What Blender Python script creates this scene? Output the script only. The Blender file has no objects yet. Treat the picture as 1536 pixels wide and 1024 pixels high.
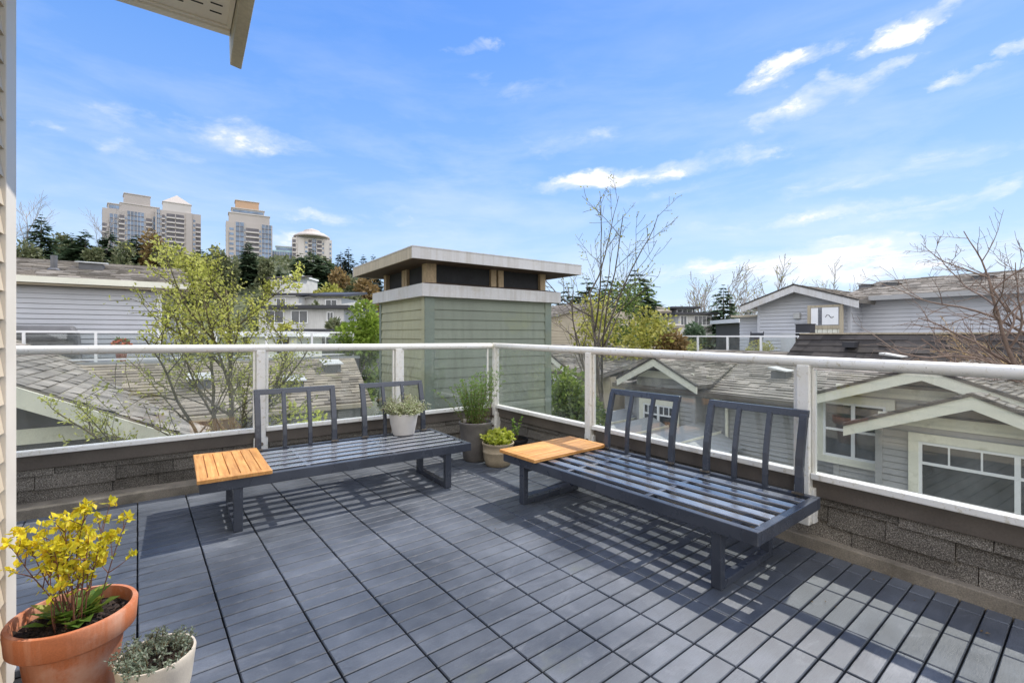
import bpy, bmesh, math, random
from mathutils import Vector, Matrix, noise
R = math.radians
V = Vector
scene = bpy.context.scene
C = scene.collection

# ------------------------------------------------------------------ camera
H = 1.268
TH = R(35.4)
FWD = V((math.sin(TH), math.cos(TH), 0)); RGT = V((math.cos(TH), -math.sin(TH), 0))
F = 708.0; CX = 768.0; HZ = 503.0
cam_d = bpy.data.cameras.new("camera"); cam = bpy.data.objects.new("camera", cam_d); C.objects.link(cam)
cam.location = (0, 0, H); cam.rotation_euler = (R(90), 0, -TH)
cam_d.sensor_width = 36; cam_d.lens = 36 * F / 1536; cam_d.shift_y = -(512 - HZ) / 1536
cam_d.clip_start = 0.05; cam_d.clip_end = 6000
scene.camera = cam
scene.view_settings.view_transform = 'Standard'; scene.view_settings.look = 'None'; scene.view_settings.exposure = 0
scene.cycles.max_bounces = 8; scene.cycles.transparent_max_bounces = 24
scene.cycles.caustics_reflective = False; scene.cycles.caustics_refractive = False

# surveying helpers: a sight line meets a real plane of the place
def at(px, py, d):                      # at distance d
    u = (px - CX) / F; v = (HZ - py) / F
    p = FWD * d + RGT * (u * d); return V((p.x, p.y, H + v * d))
def on_x(px, py, X):                    # on the wall plane x = X
    u = (px - CX) / F; return at(px, py, X / (FWD.x + u * RGT.x))
def on_y(px, py, Y):                    # on the wall plane y = Y
    u = (px - CX) / F; return at(px, py, Y / (FWD.y + u * RGT.y))
def on_z(px, py, z): return at(px, py, F * (H - z) / (py - HZ))

# ------------------------------------------------------------------ object helpers
def tag(o, label=None, cat=None, group=None, kind=None):
    if label: o['label'] = label
    if cat: o['category'] = cat
    if group: o['group'] = group
    if kind: o['kind'] = kind
    return o
def empty(name, loc=(0, 0, 0), rz=0, label=None, cat=None, group=None):
    o = bpy.data.objects.new(name, None); C.objects.link(o); o.empty_display_size = .1
    o.location = loc; o.rotation_euler = (0, 0, rz); return tag(o, label, cat, group)
def children(o): return list(o.children)
def copy_tree(o, parent=None):
    c = o.copy(); C.objects.link(c); c.parent = parent
    for ch in children(o): copy_tree(ch, c)
    return c

class MB:
    def __init__(s): s.v = []; s.f = []; s.uv = {}; s.mi = []
    def add(s, vs, fs, uvs=None, mi=0):
        b = len(s.v); s.v.extend([tuple(p) for p in vs])
        for k, f in enumerate(fs):
            if uvs: s.uv[len(s.f)] = uvs[k]
            s.f.append(tuple(i + b for i in f)); s.mi.append(mi)
    def box(s, x0, x1, y0, y1, z0, z1, mi=0):
        vs = [(x, y, z) for z in (z0, z1) for y in (y0, y1) for x in (x0, x1)]
        s.hexa(vs, mi)
    def hexa(s, v, mi=0):   # order: (x0y0,x1y0,x0y1,x1y1) bottom then top
        s.add(v, [(0, 2, 3, 1), (4, 5, 7, 6), (0, 1, 5, 4), (1, 3, 7, 5), (3, 2, 6, 7), (2, 0, 4, 6)], mi=mi)
    def bar(s, a, b, w, h, up=(0, 0, 1), mi=0):    # box bar from a to b, w sideways, h along up
        a = V(a); b = V(b); d = (b - a).normalized(); up = V(up); sd = d.cross(up)
        if sd.length < 1e-4: sd = d.cross(V((0, 1, 0)))
        sd.normalize(); u2 = sd.cross(d).normalized(); sd *= w / 2; u2 *= h / 2
        s.hexa([a - sd - u2, a + sd - u2, b - sd - u2, b + sd - u2, a - sd + u2, a + sd + u2, b - sd + u2, b + sd + u2], mi)
    def tube(s, pts, rad, n=6, cap=True, mi=0):
        pts = [V(p) for p in pts]; m = len(pts)
        if not hasattr(rad, '__len__'): rad = [rad] * m
        vs = []; ref = None
        for i, p in enumerate(pts):
            d = (pts[min(i + 1, m - 1)] - pts[max(i - 1, 0)])
            d = d.normalized() if d.length > 1e-9 else V((0, 0, 1))
            if ref is None:
                ref = d.cross(V((0.31, 0.17, 0.93)))
                if ref.length < .05: ref = d.cross(V((1, 0, 0)))
            ref = (ref - d * ref.dot(d)).normalized(); bi = d.cross(ref)
            for k in range(n):
                a = 2 * math.pi * k / n
                vs.append(p + (ref * math.cos(a) + bi * math.sin(a)) * rad[i])
        fs = [(i * n + k, i * n + (k + 1) % n, (i + 1) * n + (k + 1) % n, (i + 1) * n + k) for i in range(m - 1) for k in range(n)]
        if cap: fs += [tuple(reversed(range(n))), tuple(range((m - 1) * n, m * n))]
        s.add(vs, fs, mi=mi)
    def lathe(s, prof, n=40, c=(0, 0, 0), wob=0, mi=0):
        vs = []
        for r, z in prof:
            for k in range(n):
                a = 2 * math.pi * k / n
                vs.append((c[0] + r * math.cos(a), c[1] + r * math.sin(a), c[2] + z))
        m = len(prof)
        fs = [(i * n + k, i * n + (k + 1) % n, (i + 1) * n + (k + 1) % n, (i + 1) * n + k) for i in range(m - 1) for k in range(n)]
        if prof[0][0] > 1e-4: fs.append(tuple(reversed(range(n))))
        if prof[-1][0] > 1e-4: fs.append(tuple(range((m - 1) * n, m * n)))
        s.add(vs, fs, mi=mi)
    def poly(s, pts, uv=None, mi=0): s.add(pts, [tuple(range(len(pts)))], [uv] if uv else None, mi)
    def prism(s, pts, ext, mi=0):
        n = len(pts); pts = [V(p) for p in pts]; ext = V(ext)
        s.add(pts + [p + ext for p in pts], [tuple(reversed(range(n))), tuple(range(n, 2 * n))] + [(i, (i + 1) % n, (i + 1) % n + n, i + n) for i in range(n)], mi=mi)
    def slab(s, p, thick, mi=0):       # sloping quad sheet with thickness downward, uv in metres on top
        p = [V(q) for q in p]; nrm = (p[1] - p[0]).cross(p[3] - p[0]).normalized()
        if nrm.z < 0: p = [p[0], p[3], p[2], p[1]]; nrm = -nrm
        q = [a - nrm * thick for a in p]
        e = (p[1] - p[0]).normalized(); g = nrm.cross(e)
        if abs(e.z) > abs(g.z): e, g = g, -e
        uv = [((a - p[0]).dot(e), (a - p[0]).dot(g)) for a in p]
        s.add(p + q, [(0, 1, 2, 3), (7, 6, 5, 4)] + [(i, i + 4, (i + 1) % 4 + 4, (i + 1) % 4) for i in range(4)], [uv, uv[::-1]] + [[(0, 0)] * 4] * 4, mi)
    def shingles(s, p, seed, exp=.19, wid=.36, lift=.022, thick=.10):
        """pitched roof sheet laid with overlapping shingles; p = eave a, eave b, ridge b, ridge a"""
        p = [V(q) for q in p]; nrm = (p[1] - p[0]).cross(p[3] - p[0]).normalized()
        if nrm.z < 0: nrm = -nrm
        if abs(p[0].z - p[1].z) > abs(p[1].z - p[2].z): p = p[1:] + p[:1]
        if (p[0].z + p[1].z) > (p[2].z + p[3].z): p = [p[2], p[3], p[0], p[1]]
        s.slab([q - nrm * .004 for q in p], thick)
        rg = random.Random(seed); hgt = max((p[3] - p[0]).length, (p[2] - p[1]).length); n = max(2, int(hgt / exp))
        for r in range(n):
            t0 = r / n; t1 = min(1, (r + 1.05) / n)
            a0 = p[0].lerp(p[3], t0); b0 = p[1].lerp(p[2], t0); a1 = p[0].lerp(p[3], t1); b1 = p[1].lerp(p[2], t1)
            L = max((b0 - a0).length, .01); x = -rg.uniform(0, wid)
            while x < L:
                w = wid * rg.choice((.55, .8, 1, 1.3)); u0 = max(0, x) / L; u1 = min(L, x + w) / L; x += w
                if u1 <= u0 + 1e-4: continue
                h = lift * rg.uniform(.45, 1.8)
                A = a0.lerp(b0, u0); B = a0.lerp(b0, u1); Cc = a1.lerp(b1, u1); D = a1.lerp(b1, u0)
                s.add([A + nrm * h, B + nrm * h, Cc + nrm * .003, D + nrm * .003, A, B], [(0, 1, 2, 3), (4, 5, 1, 0)])
    def build(s, name, mat, parent=None, smooth=False, bevel=0, loc=None, rz=0, segs=2):
        me = bpy.data.meshes.new(name); me.from_pydata(s.v, [], s.f)
        mats = mat if isinstance(mat, (list, tuple)) else [mat]
        for m in mats: me.materials.append(m)
        if len(mats) > 1: me.polygons.foreach_set('material_index', s.mi)
        if s.uv:
            ul = me.uv_layers.new(name="UVMap")
            for fi, uvs in s.uv.items():
                for li, uvc in zip(me.polygons[fi].loop_indices, uvs): ul.data[li].uv = uvc
        if smooth: me.polygons.foreach_set('use_smooth', [True] * len(me.polygons))
        me.update()
        o = bpy.data.objects.new(name, me); C.objects.link(o)
        if parent: o.parent = parent
        if loc: o.location = loc
        o.rotation_euler = (0, 0, rz)
        if bevel:
            b = o.modifiers.new("bevel", 'BEVEL'); b.width = bevel; b.segments = segs; b.limit_method = 'ANGLE'; b.angle_limit = R(40)
        return o

# ------------------------------------------------------------------ material helpers
def nmat(name):
    m = bpy.data.materials.new(name); m.use_nodes = True
    nt = m.node_tree; nt.nodes.clear()
    out = nt.nodes.new('ShaderNodeOutputMaterial'); return m, nt, out
def nd(nt, t, **kw):
    n = nt.nodes.new(t)
    for k, v in kw.items():
        if k == 'op': n.operation = v
        elif k.startswith('i_'): n.inputs[k[2:].replace('_', ' ')].default_value = v
        else: setattr(n, k, v)
    return n
def lk(nt, a, b): nt.links.new(a, b)
def col4(c): return (c[0], c[1], c[2], 1)
def noise_node(nt, vec, scale, detail=6, rough=.55, dist=0):
    n = nd(nt, 'ShaderNodeTexNoise'); n.inputs['Scale'].default_value = scale; n.inputs['Detail'].default_value = detail
    n.inputs['Roughness'].default_value = rough; n.inputs['Distortion'].default_value = dist
    if vec is not None: lk(nt, vec, n.inputs['Vector'])
    return n.outputs['Fac']
def ramp(nt, fac, stops):
    r = nd(nt, 'ShaderNodeValToRGB'); e = r.color_ramp.elements
    while len(e) < len(stops): e.new(.5)
    for k, (p, c) in enumerate(stops):
        e[k].position = p; e[k].color = col4(c) if hasattr(c, '__len__') else (c, c, c, 1)
    lk(nt, fac, r.inputs['Fac']); return r.outputs['Color']
def mixc(nt, fac, a, b, mode='MIX'):
    m = nd(nt, 'ShaderNodeMix', data_type='RGBA', blend_type=mode)
    for sock, val in ((m.inputs[0], fac), (m.inputs[6], a), (m.inputs[7], b)):
        if hasattr(val, 'is_output'): lk(nt, val, sock)
        elif hasattr(val, '__len__'): sock.default_value = col4(val)
        else: sock.default_value = val
    return m.outputs[2]
def mth(nt, op, a, b=None, c=None, clamp=False):
    m = nd(nt, 'ShaderNodeMath', op=op); m.use_clamp = clamp
    for k, val in enumerate((a, b, c)):
        if val is None: continue
        if hasattr(val, 'is_output'): lk(nt, val, m.inputs[k])
        else: m.inputs[k].default_value = val
    return m.outputs[0]
def scaled(nt, vec, s):
    m = nd(nt, 'ShaderNodeMapping'); m.inputs['Scale'].default_value = s; lk(nt, vec, m.inputs['Vector']); return m.outputs[0]
def bump(nt, height, strength, dist=.01):
    b = nd(nt, 'ShaderNodeBump'); b.inputs['Strength'].default_value = strength; b.inputs['Distance'].default_value = dist
    lk(nt, height, b.inputs['Height']); return b.outputs['Normal']
def principled(nt, out, color, rough=.5, normal=None, metal=0, spec=.5):
    p = nd(nt, 'ShaderNodeBsdfPrincipled')
    for sock, val in ((p.inputs['Base Color'], color), (p.inputs['Roughness'], rough)):
        if hasattr(val, 'is_output'): lk(nt, val, sock)
        elif hasattr(val, '__len__'): sock.default_value = col4(val)
        else: sock.default_value = val
    p.inputs['Metallic'].default_value = metal; p.inputs['Specular IOR Level'].default_value = spec
    if normal is not None: lk(nt, normal, p.inputs['Normal'])
    lk(nt, p.outputs[0], out.inputs['Surface']); return p
def coords(nt, which='Object'):
    return nd(nt, 'ShaderNodeTexCoord').outputs[which]
def worldpos(nt): return nd(nt, 'ShaderNodeNewGeometry').outputs['Position']
def island(nt): return nd(nt, 'ShaderNodeNewGeometry').outputs['Random Per Island']

def plain(name, c, var=.25, scale=4, rough=.5, fine=0, fscale=120, stretch=(1, 1, 1), metal=0, spec=.5, isl=0, bump_s=0, dirt=None, dirt_scale=3, dirt_lo=.5, dirt_hi=.75, streak=None):
    """paint/metal/stone: base colour with cloudy variation, optional grain, island-to-island shade, dirt"""
    m, nt, out = nmat(name); p = scaled(nt, worldpos(nt), stretch)
    n = noise_node(nt, p, scale)
    lo = [x * (1 - var) for x in c]; hi = [min(1, x * (1 + var)) for x in c]
    cc = ramp(nt, n, [(.3, lo), (.7, hi)])
    nf = noise_node(nt, p, fscale, 3) if (fine or bump_s) else None
    if fine: cc = mixc(nt, 1, cc, ramp(nt, nf, [(.3, 1 - fine), (.7, 1 + fine)]), 'MULTIPLY')
    if isl: cc = mixc(nt, 1, cc, ramp(nt, island(nt), [(0, 1 - isl), (1, 1 + isl)]), 'MULTIPLY')
    if dirt is not None:
        dn = noise_node(nt, p, dirt_scale, 8, .65)
        cc = mixc(nt, ramp(nt, dn, [(dirt_lo, 0.0), (dirt_hi, 1.0)]), cc, dirt)
    if streak is not None:
        sn = noise_node(nt, scaled(nt, worldpos(nt), (9, 9, .55)), 1.6, 7, .65)
        cc = mixc(nt, ramp(nt, sn, [(.46, 0.0), (.72, .75)]), cc, streak)
    rr = ramp(nt, n, [(.3, max(0, rough - .08)), (.7, min(1, rough + .08))])
    principled(nt, out, cc, rr, bump(nt, nf, bump_s, .004) if bump_s else None, metal, spec)
    return m
# ------------------------------------------------------------------ materials of the terrace
def m_deck():
    m, nt, out = nmat("deck_composite"); p = coords(nt)
    n1 = noise_node(nt, p, 1.6, 7, .6); n2 = noise_node(nt, scaled(nt, p, (3, 60, 60)), 6, 4); n3 = noise_node(nt, p, 420, 2)
    c = ramp(nt, n1, [(.32, (.060, .069, .084)), (.68, (.112, .124, .144))])
    c = mixc(nt, 1, c, ramp(nt, island(nt), [(0, .86), (1, 1.13)]), 'MULTIPLY')
    c = mixc(nt, 1, c, ramp(nt, n2, [(.3, .9), (.7, 1.1)]), 'MULTIPLY')
    c = mixc(nt, 1, c, ramp(nt, n3, [(.35, .8), (.65, 1.2)]), 'MULTIPLY')
    bl = noise_node(nt, p, .8, 5, .7); c = mixc(nt, 1, c, ramp(nt, bl, [(.35, .78), (.65, 1.2)]), 'MULTIPLY')
    g = noise_node(nt, p, 2.3, 9, .7); gm = ramp(nt, g, [(.62, 0.0), (.74, .45)])
    c = mixc(nt, gm, c, (.13, .14, .085))                       # green algae film
    w = noise_node(nt, scaled(nt, p, (1, 2, 1)), 3.1, 10, .75, 1.2); wm = ramp(nt, w, [(.54, 0.0), (.78, .42)])
    c = mixc(nt, wm, c, (.27, .28, .30))                        # pale dried water marks
    d2 = noise_node(nt, scaled(nt, p, (.8, 1.6, 1)), 5.5, 10, .8, .6); c = mixc(nt, ramp(nt, d2, [(.57, 0.0), (.74, .5)]), c, (.045, .045, .048))      # grime
    h = mth(nt, 'ADD', n2, mth(nt, 'MULTIPLY', n3, .6))
    principled(nt, out, c, ramp(nt, n1, [(.3, .30), (.7, .50)]), bump(nt, h, .35, .003), 0, .5)
    return m
def m_shinglewall():
    m, nt, out = nmat("granule_shingle"); p = worldpos(nt)
    f = noise_node(nt, p, 190, 2, .7); b = noise_node(nt, p, 3, 6)
    c = ramp(nt, f, [(.3, (.045, .040, .034)), (.5, (.14, .125, .105)), (.72, (.42, .385, .33))])
    c = mixc(nt, 1, c, ramp(nt, b, [(.3, .7), (.7, 1.25)]), 'MULTIPLY')
    c = mixc(nt, 1, c, ramp(nt, island(nt), [(0, .75), (1, 1.2)]), 'MULTIPLY')
    principled(nt, out, c, .95, bump(nt, f, .7, .004), 0, .2)
    return m
def m_whitealu():
    m, nt, out = nmat("weathered_white_paint"); p = worldpos(nt)
    n = noise_node(nt, p, 3, 8, .7); s = noise_node(nt, p, 26, 6, .7); t = noise_node(nt, p, 90, 3)
    c = mixc(nt, ramp(nt, n, [(.35, 0.0), (.7, 1.0)]), (.86, .85, .82), (.80, .77, .68))
    c = mixc(nt, ramp(nt, s, [(.56, 0.0), (.70, .75)]), c, (.48, .42, .26))       # lichen
    c = mixc(nt, ramp(nt, t, [(.66, 0.0), (.74, .6)]), c, (.22, .17, .10))
    principled(nt, out, c, .45, bump(nt, t, .1, .001), 0, .5); return m
def m_glass(name, tint=(.93, .97, .95), dirt=.05):
    m, nt, out = nmat(name)
    tr = nd(nt, 'ShaderNodeBsdfTransparent'); tr.inputs[0].default_value = col4(tint)
    gl = nd(nt, 'ShaderNodeBsdfGlossy'); gl.inputs['Roughness'].default_value = .02; gl.inputs[0].default_value = (1, 1, 1, 1)
    lw = nd(nt, 'ShaderNodeLayerWeight'); lw.inputs[0].default_value = .5      # Schlick reflectance of a thin pane
    fr = mth(nt, 'MULTIPLY_ADD', mth(nt, 'POWER', lw.outputs['Facing'], 5.0), .90, .05)
    mx = nd(nt, 'ShaderNodeMixShader'); lk(nt, fr, mx.inputs[0]); lk(nt, tr.outputs[0], mx.inputs[1]); lk(nt, gl.outputs[0], mx.inputs[2])
    df = nd(nt, 'ShaderNodeBsdfDiffuse'); df.inputs[0].default_value = (.7, .75, .74, 1)
    n = noise_node(nt, scaled(nt, worldpos(nt), (1, 1, .35)), 7, 10, .75, .4)
    m2 = nd(nt, 'ShaderNodeMixShader'); lk(nt, ramp(nt, n, [(.42, dirt * .25), (.72, dirt * 2.6)]), m2.inputs[0])
    lk(nt, mx.outputs[0], m2.inputs[1]); lk(nt, df.outputs[0], m2.inputs[2]); lk(nt, m2.outputs[0], out.inputs['Surface'])
    return m
def m_wood():
    m, nt, out = nmat("oiled_teak"); p = coords(nt)
    n = noise_node(nt, scaled(nt, p, (38, 2.2, 20)), 1.6, 6, .6, .8); b = noise_node(nt, p, 5, 5)
    c = ramp(nt, n, [(.25, (.42, .17, .04)), (.55, (.68, .33, .095)), (.8, (.80, .46, .18))])
    c = mixc(nt, 1, c, ramp(nt, island(nt), [(0, .82), (1, 1.15)]), 'MULTIPLY')
    c = mixc(nt, 1, c, ramp(nt, b, [(.3, .85), (.7, 1.15)]), 'MULTIPLY')
    principled(nt, out, c, .42, bump(nt, n, .15, .002)); return m
def m_leaf(name, a, b, c2=None, trans=.35, rough=.55):
    m, nt, out = nmat(name)
    i = island(nt); n = noise_node(nt, worldpos(nt), 1.3, 3)
    c = ramp(nt, i, [(0, a), (.6, b), (1, c2 or b)])
    c = mixc(nt, 1, c, ramp(nt, n, [(.3, .65), (.7, 1.3)]), 'MULTIPLY')
    p = nd(nt, 'ShaderNodeBsdfPrincipled'); lk(nt, c, p.inputs['Base Color']); p.inputs['Roughness'].default_value = rough; p.inputs['Specular IOR Level'].default_value = .3
    t = nd(nt, 'ShaderNodeBsdfTranslucent'); lk(nt, c, t.inputs[0])
    mx = nd(nt, 'ShaderNodeMixShader'); mx.inputs[0].default_value = trans
    lk(nt, p.outputs[0], mx.inputs[1]); lk(nt, t.outputs[0], mx.inputs[2]); lk(nt, mx.outputs[0], out.inputs['Surface']); return m
M = {}
M['deck'] = m_deck(); M['shingle_wall'] = m_shinglewall(); M['alu'] = m_whitealu()
M['glass'] = m_glass("railing_glass", (.935, .955, .945), .028)
M['wood'] = m_wood()
M['metal'] = plain("slate_powder_coat", (.050, .057, .074), .2, 5, .27, .1, 300, dirt=(.12, .125, .13), dirt_scale=6, dirt_lo=.62, dirt_hi=.85)
M['seat_metal'] = plain("slate_seat_slats", (.12, .128, .145), .2, 5, .22, .05, 300, spec=1.0, dirt=(.2, .205, .21), dirt_scale=6, dirt_lo=.6, dirt_hi=.85)
_b = [n_ for n_ in M['seat_metal'].node_tree.nodes if n_.type == 'BSDF_PRINCIPLED'][0]; _b.inputs['IOR'].default_value = 2.3; _b.inputs['Coat Weight'].default_value = .5; _b.inputs['Coat Roughness'].default_value = .2
M['under'] = plain("deck_underlay", (.012, .012, .014), .3, 8, .9)
M['curb'] = plain("curb_strip", (.26, .225, .175), .3, 6, .9, .25, 160, bump_s=.4, dirt=(.10, .085, .06), dirt_scale=4)
M['trim_brown'] = plain("brown_flashing", (.125, .104, .085), .2, 4, .5, .1, 90)
M['siding_beige'] = plain("beige_vinyl", (.60, .50, .365), .08, 3, .5)
M['trim_beige'] = plain("beige_trim", (.70, .64, .55), .06, 3, .5)
M['terracotta'] = plain("terracotta", (.50, .155, .058), .14, 6, .72, .1, 200, bump_s=.12, dirt=(.62, .40, .30), dirt_scale=6, dirt_lo=.50, dirt_hi=.72, streak=(.60, .33, .22))
M['white_ceramic'] = plain("pale_stoneware", (.60, .53, .43), .1, 9, .6, .08, 250, dirt=(.42, .36, .27), dirt_scale=7, dirt_lo=.55, dirt_hi=.85)
M['white_pot'] = plain("white_glazed_pot", (.62, .59, .55), .1, 7, .5, .05, 200)
M['grey_pot'] = plain("grey_concrete_pot", (.17, .155, .14), .2, 9, .85, .2, 150, bump_s=.3)
M['stone_pot'] = plain("beige_stone_pot", (.44, .36, .245), .2, 9, .8, .15, 120, bump_s=.3)
M['black_pot'] = plain("black_plastic", (.015, .015, .016), .1, 9, .5)
M['soil'] = plain("bark_soil", (.030, .018, .012), .5, 60, .95, .5, 200, bump_s=.8)
M['stem'] = plain("green_brown_stem", (.13, .085, .035), .3, 20, .7)
M['stem_red'] = plain("red_brown_stem", (.16, .06, .035), .3, 20, .7)
M['yellow_leaf'] = m_leaf("yellow_blossom", (.80, .68, .03), (.88, .80, .06), (.84, .58, .03), .35)
M['lime_leaf'] = m_leaf("lime_leaf", (.42, .48, .04), (.55, .60, .08), (.64, .64, .16), .4)
M['green_leaf'] = m_leaf("green_leaf", (.10, .20, .03), (.19, .32, .055), (.28, .40, .10), .4)
M['rosette'] = m_leaf("rosette_leaf", (.10, .20, .03), (.20, .30, .05), (.40, .40, .06), .3)
M['sage_leaf'] = m_leaf("sage_leaf", (.16, .20, .13), (.24, .28, .20), (.36, .38, .30), .25)
M['cream_leaf'] = m_leaf("cream_edged_leaf", (.20, .28, .08), (.50, .52, .30), (.80, .77, .62), .35)
M['soffit'] = plain("vented_soffit", (.88, .82, .70), .05, 3, .6)
M['fascia'] = plain("taupe_fascia", (.52, .47, .34), .16, 4, .6, .1, 60)
M['dark_slot'] = plain("dark_slot", (.03, .025, .02), .1, 3, .9)
M['bolt'] = plain("rusty_bolt", (.20, .17, .14), .3, 40, .45, metal=.8)

# ------------------------------------------------------------------ the roof deck
rnd = random.Random(4)
DR = R(3.0)                                            # the tiles lie three degrees off the parapets
deck = empty('deck', (3.07, 4.42, 0), DR); deck['kind'] = 'structure'
sl = MB()
TW = .300; PW = .0886
def in_deck(x, y):
    w = V((3.07, 4.42, 0)) + Matrix.Rotation(DR, 3, 'Z') @ V((x, y, 0))
    return w.x < 3.27 and w.y < 4.66 and w.x > -1.7 and w.y > -2.2 and not (w.x < -.53 and w.y < 2.5)
for i in range(-18, 4):
    for j in range(-78, 5):
        x0 = i * TW + .004; x1 = x0 + TW - .007; y0 = j * PW; y1 = y0 + PW - .0068
        if not in_deck((x0 + x1) / 2, (y0 + y1) / 2): continue
        dz = rnd.uniform(-.0012, .0012); b = .0035
        jx = rnd.uniform(-.0008, .0008)
        x0 += jx; x1 += jx
        sl.add([(x0, y0, -.028), (x1, y0, -.028), (x1, y1, -.028), (x0, y1, -.028),
                (x0, y0, dz - b), (x1, y0, dz - b), (x1, y1, dz - b), (x0, y1, dz - b),
                (x0 + b, y0 + b, dz), (x1 - b, y0 + b, dz), (x1 - b, y1 - b, dz), (x0 + b, y1 - b, dz)],
               [(8, 9, 10, 11)] + [(k + 4, (k + 1) % 4 + 4, (k + 1) % 4 + 8, k + 8) for k in range(4)] + [(k, (k + 1) % 4, (k + 1) % 4 + 4, k + 4) for k in range(4)])
o = sl.build('deck_tile', M['deck'], deck)
mb = MB(); mb.box(-1.75, 3.14, -2.3, 4.72, -.30, -.032); o = mb.build('deck_base', M['under']); o['kind'] = 'structure'

# ------------------------------------------------------------------ parapets
WX = 3.15; WY = 4.78                                   # inner wall faces
def course_wall(mb, a, b, z0, courses, ch, nrm, seed):
    """rows of overlapping rough shingles along a->b"""
    rg = random.Random(seed); a = V(a); b = V(b); L = (b - a).length; d = (b - a) / L; nrm = V(nrm)
    for c in range(courses):
        x = -rg.uniform(0, .3)
        while x < L:
            w = rg.choice((.28, .36, .45, .52, .6)); xe = min(L, x + w - .004); xs = max(0, x)
            zb = z0 + c * ch + rg.uniform(-.010, .008); zt = z0 + (c + 1) * ch + .012
            t = rg.uniform(.016, .026)
            p = [a + d * xs, a + d * xe]
            tilt = rg.uniform(-.007, .007)
            lo = [(q + nrm * (t + .006)) for q in p]; up = [(q + nrm * (t - .012)) for q in p]
            vs = [V((p[0].x, p[0].y, zb)), V((p[1].x, p[1].y, zb + tilt)), V((p[1].x, p[1].y, zt)), V((p[0].x, p[0].y, zt)),
                  V((lo[0].x, lo[0].y, zb)), V((lo[1].x, lo[1].y, zb + tilt)), V((up[1].x, up[1].y, zt)), V((up[0].x, up[0].y, zt))]
            if xe - xs > .02: mb.add(vs, [(4, 5, 6, 7), (0, 1, 5, 4), (1, 2, 6, 5), (2, 3, 7, 6), (3, 0, 4, 7)])
            x += w
def parapet(name, label, a, b, nrm, curb_w, trim_z, seed):
    a = V(a); b = V(b); nrm = V(nrm); d = (b - a).normalized()
    root = empty(name, (0, 0, 0)); tag(root, label, 'parapet wall')
    def bx(s, e, n0, n1, z0, z1):
        m = MB(); q = [a + d * s, a + d * e]
        q = [q[0] + nrm * n0, q[1] + nrm * n0, q[0] + nrm * n1, q[1] + nrm * n1]
        m.hexa([V((p.x, p.y, z0)) for p in q] + [V((p.x, p.y, z1)) for p in q]); return m
    L = (b - a).length
    bx(0, L, -.16, 0, -.28, trim_z).build('wall_core', M['under'], root)
    m = MB(); course_wall(m, a, b, .062, 3, (trim_z - .09) / 3, nrm, seed); m.build('shingle_courses', M['shingle_wall'], root)
    bx(0, L, -.002, curb_w, -.029, .07).build('base_curb', M['curb'], root, bevel=.006)
    m = bx(0, L, -.15, .038, trim_z - .085, trim_z + .02)
    m.build('cap_flashing', M['trim_brown'], root, bevel=.004)
    return root
parapet('parapet_wall', 'low dark shingled parapet wall behind the left bench', (-2.2, WY, 0), (WX + .1, WY, 0), (0, -1, 0), .20, .392, 1)
parapet('parapet_wall', 'low dark shingled parapet wall along the right side of the deck', (WX, WY - .001, 0), (WX, -2.2, 0), (-1, 0, 0), .08, .392, 2)

# ------------------------------------------------------------------ glass railings
RX = 3.10; RY = 4.72
def railing(label, ends, posts, axis):
    (p0, z0), (p1, z1) = ends
    def P(t, off=0): return V((t, RY + off, 0)) if axis == 'x' else V((RX + off, t, 0))
    def zt(t): return z0 + (z1 - z0) * (t - p0) / (p1 - p0)
    root = empty('glass_railing', P(posts[0])); tag(root, label, 'railing'); rl = root.location.copy()
    m = MB(); n = 12
    pts = [P(p0 + (p1 - p0) * k / n) - rl + V((0, 0, zt(p0 + (p1 - p0) * k / n) - .031)) for k in range(n + 1)]
    m.tube(pts, .033, 18); m.build('top_rail', M['alu'], root, smooth=True)
    allp = sorted(posts)
    for t in allp:
        m = MB(); c = P(t) - rl; h = .036
        if t == 3.10 or (axis == 'y' and t > 4.6): h = .03
        zb = .13 if abs(t) < 4 else .13
        m.box(c.x - h, c.x + h, c.y - h, c.y + h, .135, zt(t) - .05)
        po = m.build('post', M['alu'], root, bevel=.006)
        for zz in (.20, .31):
            for s in (-1, 1):
                mm = MB()
                if axis == 'y': mm.tube([c + V((-.048, s * .0, zz)), c + V((-.034, s * .0, zz))], .017, 10)
                else: mm.tube([c + V((0, -.048, zz)), c + V((0, -.034, zz))], .017, 10)
                if s == 1: mm.build('bolt', M['bolt'], po)
        mm = MB()
        if axis == 'y': mm.box(c.x - .02, c.x + .04, c.y - .056, c.y + .056, .15, .36)
        else: mm.box(c.x - .056, c.x + .056, c.y - .02, c.y + .05, .15, .36)
        mm.build('bracket', M['alu'], po, bevel=.004)
    for s, e in zip([min(p0, p1)] + allp, allp + [max(p0, p1)]):
        if e - s < .15: continue
        s += .04; e -= .04
        m = MB()
        if axis == 'x': m.box(s - rl.x, e - rl.x, -.03, .03, .414, .452)
        else: m.box(-.03, .03, s - rl.y, e - rl.y, .414, .452)
        m.build('bottom_rail', M['alu'], root, bevel=.006)
        m = MB()
        if axis == 'x': m.box(s - rl.x, e - rl.x, -.004, .004, .4525, min(zt(s), zt(e)) - .062)
        else: m.box(-.004, .004, s - rl.y, e - rl.y, .4525, min(zt(s), zt(e)) - .062)
        m.build('glass_panel', M['glass'], root)
        for q in (s + .012, e - .012):      # slim glazing strips at panel ends
            m = MB()
            if axis == 'x': m.box(q - .009 - rl.x, q + .009 - rl.x, -.010, .010, .4525, min(zt(s), zt(e)) - .058)
            else: m.box(-.010, .010, q - .009 - rl.y, q + .009 - rl.y, .4525, min(zt(s), zt(e)) - .058)
            m.build('glazing_strip', M['alu'], root)
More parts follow.
